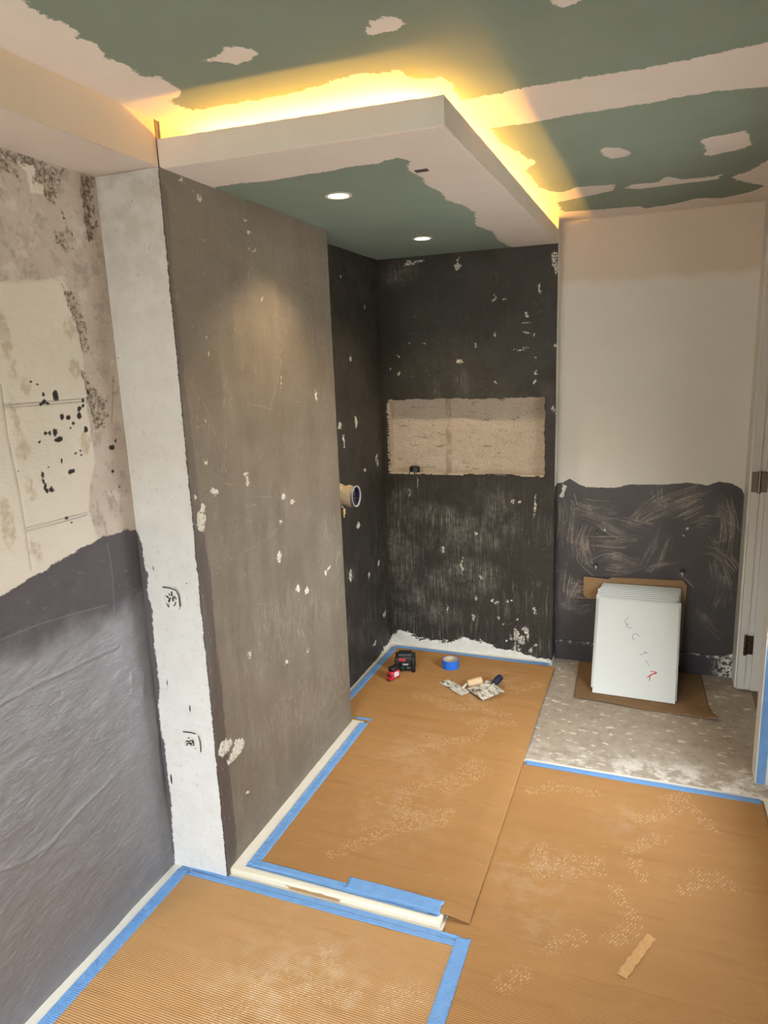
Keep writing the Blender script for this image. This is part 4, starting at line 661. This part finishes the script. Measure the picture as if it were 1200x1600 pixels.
# tape standing on the near door jamb
JT = MB().box(1.779, 1.812, 1.1405, 1.1420, .004, 1.3).box(1.8125, 1.8215, 1.1395, 1.1415, .16, 1.3).build('masking_tape', M_tape); tag(JT, 'upright blue tape strip on the door jamb at the right', 'masking tape', 'strips of blue masking tape')
# ------------------------------------------------------------------ plastered-over wall sockets on the pier end
M_sock = simple('plastered_socket', C(206, 206, 202), .7, 0, .06, 20, .4, 80, .002); M_hole = simple('dark_socket_hole', C(44, 42, 40), .8)
def socket(x, z, label, seed, crack):
    r = tag(empty('wall_socket', (x, -.001, z)), label, 'socket', 'plastered-over sockets on the pier end'); q = random.Random(seed); h = .037
    mb = MB(); poly = []
    for k in range(32):
        a = 2*math.pi*k/32; c, s_ = math.cos(a), math.sin(a); e = .45; poly.append((h*math.copysign(abs(c)**e, c), h*1.05*math.copysign(abs(s_)**e, s_)))
    T = Matrix.Rotation(math.radians(90), 4, 'X')
    mb.prism(poly, 0, .004, T).build('cover_plate', M_sock, r)
    ring = []
    MB().lathe([(.020, .004), (.024, .004), (.025, .0062), (.019, .0062)], T, 28, True).build('insert_ring', M_sock, r, True)
    for k in range(18):
        a = q.uniform(0, 6.28); d_ = q.uniform(.003, .026); w = q.uniform(.0015, .004); l = q.uniform(.003, .007); an = q.uniform(0, 3.1)
        M = T @ Matrix.Translation((d_*math.cos(a), d_*math.sin(a), .0041)) @ Matrix.Rotation(an, 4, 'Z')
        MB().box(-l, l, -w*.6, w*.6, 0, .0022, .0004, 1, M).build('hole', M_hole, r)
    for (p, w) in crack: MB().ribbon([(a*h, b*h) for a, b in p], w, T @ Matrix.Translation((0, 0, .0042)), .0004).build('crack', M_hole, r)
socket(-.116, 1.018, 'upper plastered-over wall socket on the white pier end', 3, [([(-.6, 1.02), (.1, 1.0), (.75, .85), (1.0, .4), (1.02, -.6)], .004)])
socket(-.093, .508, 'lower plastered-over wall socket on the white pier end', 9, [([(-.7, .98), (.2, 1.03), (.6, .98)], .004), ([(.9, .8), (1.02, .3), (1.02, -.7)], .003)])
# ------------------------------------------------------------------ pipe sleeve on the alcove side wall
M_crust = Mat('plaster_crust'); n = M_crust.noise(60, 6, .7); M_crust = M_crust.out(M_crust.mix(n, C(150, 126, 90), C(226, 208, 172)), .9, M_crust.bump(M_crust.noise(90, 5, .7), .9, .008))
M_rim = simple('white_plastic_rim', C(176, 168, 168), .4); M_purple = simple('dark_purple_plastic', C(44, 36, 58), .35); M_brass = simple('dull_brass', C(150, 128, 92), .4, .8, .2)
r = tag(empty('pipe_sleeve', (XA, 1.40, 1.088)), 'plaster-crusted valve sleeve sticking out of the alcove side wall', 'pipe'); RX = Matrix.Rotation(math.radians(90), 4, 'Y')
o = MB().lathe([(.058, -.004), (.060, .012), (.050, .03), (.054, .055), (.052, .078), (.0505, .078), (.0505, -.004)], RX, 36, True).build('plaster_collar', M_crust, r, True)
dn = [v.co.copy() for v in o.data.vertices]; q = random.Random(4)
for v, c in zip(o.data.vertices, dn):
    k = 1+q.uniform(-.07, .07)*(c.x < .075); v.co = (c.x, c.y*k, c.z*k)
MB().lathe([(.0495, .0), (.0495, .092), (.0545, .094), (.0545, .098), (.051, .098), (.0485, .097), (.0485, .02)], RX, 36).build('sleeve_rim', M_rim, r, True)
MB().lathe([(.0480, .022), (.0480, .0925), (.044, .0925), (.041, .024), (.0, .024)], RX, 36).build('cartridge', M_purple, r, True)
for a in (0, 60, 120):
    M = RX @ Matrix.Rotation(math.radians(a), 4, 'Z'); MB().box(-.038, .038, -.003, .003, .03, .088, .001, 1, M).build('web', M_purple, r)
MB().lathe([(.012, .03), (.012, .07), (.009, .072), (.0, .072)], RX, 20).build('spindle', M_purple, r, True)
f = MB().tube([(.028, -.02, -.06), (.028, -.02, -.088)], .016, 12).tube([(.028, -.02, -.088), (.028, -.02, -.108)], .009, 12).tube([(.0, -.02, -.066), (.03, -.02, -.066)], .009, 10).build('drain_fitting', M_brass, r, True)
MB().tube([(.012, -.02, -.038), (.022, -.02, -.052), (.03, -.02, -.062)], .004, 8).build('lever', M_rim, r, True)
# ------------------------------------------------------------------ bolts on the toilet wall
M_bolt = simple('grey_anchor_plug', C(176, 184, 196), .4, .3)
def anchor(x, z, label, big, cat='wall anchor'):
    r = tag(empty('wall_anchor', (x, Y3-.004, z)), label, cat, 'anchors for the toilet on the dark primed wall'); T = Matrix.Rotation(math.radians(90), 4, 'X')
    MB().lathe([(.016*big, -.001), (.015*big, .003), (.010*big, .004), (.010*big, -.001)], T, 16, True).build('hole_rim', M_skirt, r, True)
    MB().lathe([(.011*big, .0), (.011*big, .004), (.0, .004)], T, 14).build('hole', M_hole, r)
    MB().tube([(-.003, 0, -.012*big), (-.001, -.012, -.014*big), (0, -.022, -.02*big)], [.007*big, .006*big, .004*big], 10).build('plug', M_bolt, r, True)
anchor(1.064, .775, 'small upper left anchor hole above the tile stack', .45); anchor(1.063, .585, 'lower left bluish anchor plug just above the cardboard flap', 1.0); anchor(1.508, .790, 'upper right anchor plug on the dark primed square', .75); anchor(1.512, .580, 'lower right long pale anchor plug on the dark primed square', 1.15)
# ------------------------------------------------------------------ cardboard under and behind the tiles
def kraft(name, a, b):
    m = Mat(name); c = m.mix(m.noise(7, 5), a, b); c = m.mix(m.mr(m.noise(40, 5), .58, .75, 0, .3), c, C(196, 160, 112))
    return m.out(c, .75, m.bump(m.wave(70, None, .3, 'Y'), .25, .001))
M_kraft = kraft('brown_kraft_card', C(112, 84, 54), C(132, 102, 68)); M_kraft2 = kraft('tan_kraft_card', C(134, 104, 70), C(152, 120, 84))
us = ar(0, 1, .01); vs = ar(0, 1, .015); U, V = mg(us, vs)
def mat_place(u, v, w):
    # front edge wavy with a curled corner at the right
    yf = 1.685-.045*u+.006*np.sin(u*9); xl = 1.004-.021*v; xr = 1.650-.02*v
    x = xl+(xr-xl)*u+.03*np.clip(u-.9, 0, .1)*10*np.clip(.25-v, 0, .25)*4*.9; y = yf+(2.150-yf)*v-.02*np.clip(u-.92, 0, .1)*12*np.clip(.2-v, 0, .2)*5
    z = .0035+.004*np.clip(.12-v, 0, .12)/.12*(.5+.5*np.sin(u*7))+.02*np.clip(u-.93, 0, .1)/.07*np.clip(.16-v, 0, .16)/.16
    return (x, y, z+w)
o = grid('cardboard_mat', us, vs, mat_place, M_kraft, disp=.0006*np.sin(V*420), thick=.0033); tag(o, 'brown cardboard piece with a curled corner under the tile stack', 'cardboard')
# back piece: folded flap peeping out above the stack
def bend(path, y, th=.004):
    pass
r = tag(empty('cardboard_flap', (1.0, Y3-.03, .4)), 'folded cardboard piece between the tile stack and the dark wall', 'cardboard')
MB().prism([(.10, -.36), (.52, -.36), (.535, .085), (.535, .105), (.515, .128), (.150, .118), (.128, .104), (.10, .10)], 0, .004, Matrix.Translation((0, .012, 0)) @ Matrix.Rotation(math.radians(90), 4, 'X')).build('sheet', M_kraft2, r)
MB().prism([(.0, .01), (.022, -.010), (.075, -.008), (.13, .03), (.14, .104), (.125, .113), (.0, .118)], 0, .004, Matrix.Translation((0, -.004, 0)) @ Matrix.Rotation(math.radians(90), 4, 'X')).build('side_flap', M_kraft2, r)
MB().prism([(.128, .104), (.150, .118), (.515, .128), (.537, .10), (.50, .100), (.16, .088)], 0, .003, Matrix.Translation((0, -.002, .002)) @ Matrix.Rotation(math.radians(78), 4, 'X')).build('top_fold', M_kraft2, r)
# ------------------------------------------------------------------ stack of white tiles leaning on the wall
M_tile = simple('white_glazed_tile', C(196, 199, 196), .3, 0, .03, 5, .02); M_tedge = simple('dark_tile_body', C(112, 108, 99), .8, 0, .08, 40)
M_pencil = simple('graphite', C(120, 120, 122), .6, bump=0); M_red = simple('red_marker', C(206, 60, 66), .6, bump=0)
NT_, TW, TH, TT = 10, .402, .50, .0105
for k in range(NT_):
    t = k/(NT_-1); yb = 1.752+.278*t; ang = math.radians(27-16.5*t); jx = (0, .008, -.012, -.008, .002, -.006, .004, .012, .012, .018)[k]; jz = 0
    q = random.Random(k); yaw = math.radians(-2.0+2.0*t+q.uniform(-.3, .3))
    lab = ('white tile at the front of the leaning stack, with pencil marks and a red arrow' if k == 0 else 'second white tile of the leaning stack, right behind the marked one' if k == 1 else 'rearmost white tile of the leaning stack, against the cardboard' if k == NT_-1 else 'plain white tile in the middle of the leaning stack')
    o = empty('wall_tile', (1.2885+jx, yb+.004, .0068+TT*math.sin(ang)*0)); o.rotation_euler = (-ang, 0, yaw)
    tag(o, lab, 'tile', 'white tiles leaning in a stack')
    MB().box(-TW/2, TW/2, 0, .0018, 0, TH-(.0036 if k else 0), .0005, 1).build('glazed_face', M_tile, o)
    MB().box(-TW/2+.0006, TW/2-.0006, .0018, TT, .0004, TH-.0015, .0004, 1).build('tile_body', M_tedge, o)  # body kept dark and bared on top to draw the shade between tiles
    if k == 0:
        F = Matrix(((1, 0, 0, -TW/2), (0, 0, -1, -.0001), (0, 1, 0, 0), (0, 0, 0, 1)))   # (s,t) on the face
        def pen(nm, pts, w, mt): MB().ribbon(smooth_line(pts, 5) if len(pts) > 2 else pts, w, F, .0003).build(nm, mt, o)
        for L in D['pen_w']: pen('pencil_letter', L, .0026, M_pencil)
        for L in D['pen_red']: pen('red_arrow', L, .0036, M_red)
# ------------------------------------------------------------------ things in the niche
M_black = simple('black_plastic', C(26, 26, 27), .45)
r = tag(empty('round_cap', (.028, Y2+.036, NZ0-.003)), 'small black round cap standing in the wall niche', 'cap')
MB().lathe([(.026, 0), (.030, .004), (.031, .030), (.028, .036), (.020, .037)], seg=28).build('cap_body', M_black, r, True); MB().lathe([(.021, .034), (.024, .0375), (.022, .041), (.010, .041), (.0, .040)], seg=24).build('cap_top', M_black, r, True)
M_blue = simple('blue_grey_lacquer', C(84, 92, 122), .4)
r = tag(empty('pencil', (.455, Y2+.014, NZ0+.0004)), 'dark pencil lying on the niche ledge', 'pencil')
MB().tube([(.0, 0, 0), (.05, 0, .0)], .0042, 8).build('dark_end', M_black, r, True); MB().tube([(.118, 0, .0), (.150, 0, 0), (.166, 0, 0)], [.0042, .004, .001], 8).build('point', M_black, r, True); MB().tube([(.05, 0, 0), (.118, 0, 0)], .0044, 8).build('shaft', M_blue, r, True)
# ------------------------------------------------------------------ tools on the shower base
ZT_ = ZP+.0058
M_rb = simple('matt_black_rubber', C(24, 25, 27), .5, nscale=60); M_rd = simple('red_tool_plastic', C(186, 44, 58), .4); M_gd = simple('dark_grey_plastic', C(58, 60, 62), .45); M_lbl = simple('pale_print', C(210, 206, 206), .5, bump=0); M_grn = simple('green_glass_window', C(30, 74, 52), .15)
r = tag(empty('laser_level', (.068, 1.715, ZT_), math.radians(16)), 'black boxy measuring tool with a red badge, the larger of the two', 'laser level')
b = MB().box(-.050, .050, -.040, .040, .006, .092, .014, 3).build('housing', M_rb, r, True)
for sx in (-1, 1):
    for sy in (-1, 1): MB().box(sx*.047-.011, sx*.047+.011, sy*.037-.010, sy*.037+.010, 0, .088, .007, 2).build('bumper', M_rb, r, True)
t = MB().box(-.040, .040, -.032, .032, .090, .104, .006, 2).build('top_cap', M_gd, r, True)
for k in range(5): MB().box(-.034+k*.015, -.026+k*.015, -.026, .026, .103, .1065, .001, 1).build('rib', M_rb, t)
MB().box(-.036, .004, -.0425, -.039, .066, .082, .002, 2).build('red_badge', M_rd, r, True)
MB().box(-.014, .020, -.0418, -.0395, .049, .0515).box(-.010, .016, -.0418, -.0395, .044, .046).build('print', M_lbl, r)
MB().box(-.026, -.006, -.0425, -.039, .014, .034, .002, 2).build('beam_window', M_grn, r, True); MB().box(.006, .034, -.0425, -.039, .018, .034, .002, 2).build('panel', M_gd, r, True)
r = tag(empty('tape_measure', (.043, 1.585, ZT_), math.radians(-24)), 'small red and black tape measure in front of the black tool', 'tape measure')
MB().box(-.022, .022, -.034, .034, .004, .052, .010, 3).build('case', M_rd, r, True); MB().box(-.0195, .0195, -.028, .032, .046, .074, .011, 3).build('black_top', M_rb, r, True)
MB().box(.0205, .0235, -.018, .018, .020, .046, .004, 2).build('side_badge', M_lbl, r, True); MB().box(-.018, .018, -.0405, -.030, .002, .016, .003, 2).build('blade_mouth', M_rd, r, True)
MB().box(-.013, .013, -.046, -.0385, .003, .005, .0004, 1).build('blade_hook', M_hinge, r); MB().box(-.016, .016, -.037, -.031, .026, .032, .001, 1).build('lock_button', M_rb, r)
# tape roll
M_roll = simple('blue_tape_roll', C(40, 110, 216), .45, 0, .08, 60); M_core = simple('pale_card_core', C(196, 184, 160), .7)
r = tag(empty('tape_roll', (.305, 1.815, ZT_)), 'blue roll of masking tape standing on the cardboard', 'tape roll')
MB().lathe([(.042, 0), (.0475, .0006), (.0475, .0474), (.042, .048)], seg=48, closed=True).build('tape_winding', M_roll, r, True)
MB().lathe([(.0385, .0), (.042, .0), (.042, .0482), (.0385, .0482)], seg=48, closed=True).build('card_core', M_core, r, True)
c_ = MB()
for k in range(3): c_.lathe([(.0435+k*.0014, .0481), (.0441+k*.0014, .0484)], seg=40)
# ------------------------------------------------------------------ trowels
m = Mat('plaster_smeared_steel'); nn = m.noise(1, 6, .7, m.map(scale=(14, 40, 14))); kk = m.mr(nn, .36, .52)
M_steel = m.out(m.mix(kk, C(86, 82, 76), m.mix(m.noise(90, 4), C(176, 170, 156), C(224, 218, 204))), m.mixf(kk, .35, .8), m.bump(nn, .5, .002), m.mixf(kk, .7, .0))
M_wood = simple('pale_worn_wood', C(202, 172, 138), .6, 0, .2, 40); M_navy = simple('navy_rubber_grip', C(24, 34, 58), .4)
def spreader(loc, L, Wd, rz, notch, tilt, hp, hr, hmat, label):
    """flat blade with a handle reaching out from its edge; hp = handle axis points in blade coordinates"""
    r = empty('trowel', loc); r.rotation_euler = (tilt[0], tilt[1], rz); tag(r, label, 'trowel', 'trowels lying on the cardboard')
    pts = [(-L/2, -Wd/2), (L/2, -Wd/2)]
    if 'e' in notch:
        n = 9
        for k in range(n): y = -Wd/2+Wd*k/n; pts += [(L/2, y+Wd/n*.5), (L/2-.006, y+Wd/n*.5), (L/2-.006, y+Wd/n*.95), (L/2, y+Wd/n*.95)]
    pts += [(L/2, Wd/2)]
    if 's' in notch:
        n = 14
        for k in range(n): x = L/2-L*k/n; pts += [(x-L/n*.45, Wd/2), (x-L/n*.45, Wd/2-.006), (x-L/n*.95, Wd/2-.006), (x-L/n*.95, Wd/2)]
    pts += [(-L/2, Wd/2)]; cl = [pts[0]]
    for p in pts[1:]:
        if math.hypot(p[0]-cl[-1][0], p[1]-cl[-1][1]) > 1e-5: cl.append(p)
    MB().prism(cl, 0, .0016).build('blade', M_steel, r)
    MB().box(-L*.42, L*.42, -Wd*.16, -Wd*.05, .0016, .005, .0015, 2).build('stiffener', M_steel, r, True)
    a, b = Vector(hp[0]), Vector(hp[1])
    MB().tube([(a.x-(b-a).x*.35, a.y-(b-a).y*.35, .002), a.lerp(b, -.05), a.lerp(b, .1)], .006, 10).build('tang', M_steel, r, True)
    q = [a.lerp(b, t) for t in (0, .04, .25, .5, .75, .95, 1)]
    h = MB().tube(q, [hr*k for k in (.7, .9, .95, 1.03, 1, .95, .7)], 20).build('handle', hmat, r, True)
    MB().tube([a.lerp(b, .995), a.lerp(b, 1.015)], hr*.42, 14).build('end_cap', M_rb if hmat == M_navy else M_core, h, True)
    for k in range(7):
        rr = random.Random(k+int(L*1000)); x, y = rr.uniform(-.38, .38)*L, rr.uniform(-.4, .3)*Wd
        MB().lathe([(.012, 0), (.009, .003), (.004, .0048), (0, .005)], Matrix.Translation((x, y, .0012)) @ Matrix.Rotation(rr.uniform(0, 3), 4, 'Z') @ Matrix.Diagonal((rr.uniform(.6, 1.6), rr.uniform(.3, .7), .8, 1)), 12).build('plaster_blob', M_blob, r, True)
    return r
M_blob = simple('wet_plaster', C(206, 200, 186), .7, 0, .12, 60, .5, 90, .003)
spreader((.396, 1.575, ZT_+.0015), .196, .070, math.radians(-37.5), 's', (0, math.radians(-1.5)), ((.050, .045, .026), (.086, .118, .040)), .0200, M_wood, 'smeared trowel on the left with a pale wooden handle')
spreader((.568, 1.554, ZT_+.020), .152, .135, math.radians(-43), 'es', (math.radians(7), 0), ((-.014, .062, .006), (-.034, .122, .018)), .0185, M_navy, 'smeared notched trowel on the right with a navy blue grip')
# ------------------------------------------------------------------ torn paper scrap
us = ar(0, 1, .02); vs = ar(0, 1, .1); U, V = mg(us, vs)
def scrap(u, v, w):
    x = 1.302+.080*u+(-.012+.028*v)*1.0; y = .014+.178*u+(.006-.012*v); return (x+.0016*np.sin(u*31+v*9), y+.001*np.sin(u*23), ZB+.0022+.003*np.abs(np.sin(u*7+v*3))+w)
o = grid('paper_scrap', us, vs, scrap, simple('torn_card_strip', C(178, 138, 90), .8, 0, .3, 90, .6, 120, .003), disp=.0008*fbm(U, V, 20, 8, 2, 3), thick=.0012); tag(o, 'torn tan card strip lying on the right cardboard sheet', 'paper scrap')
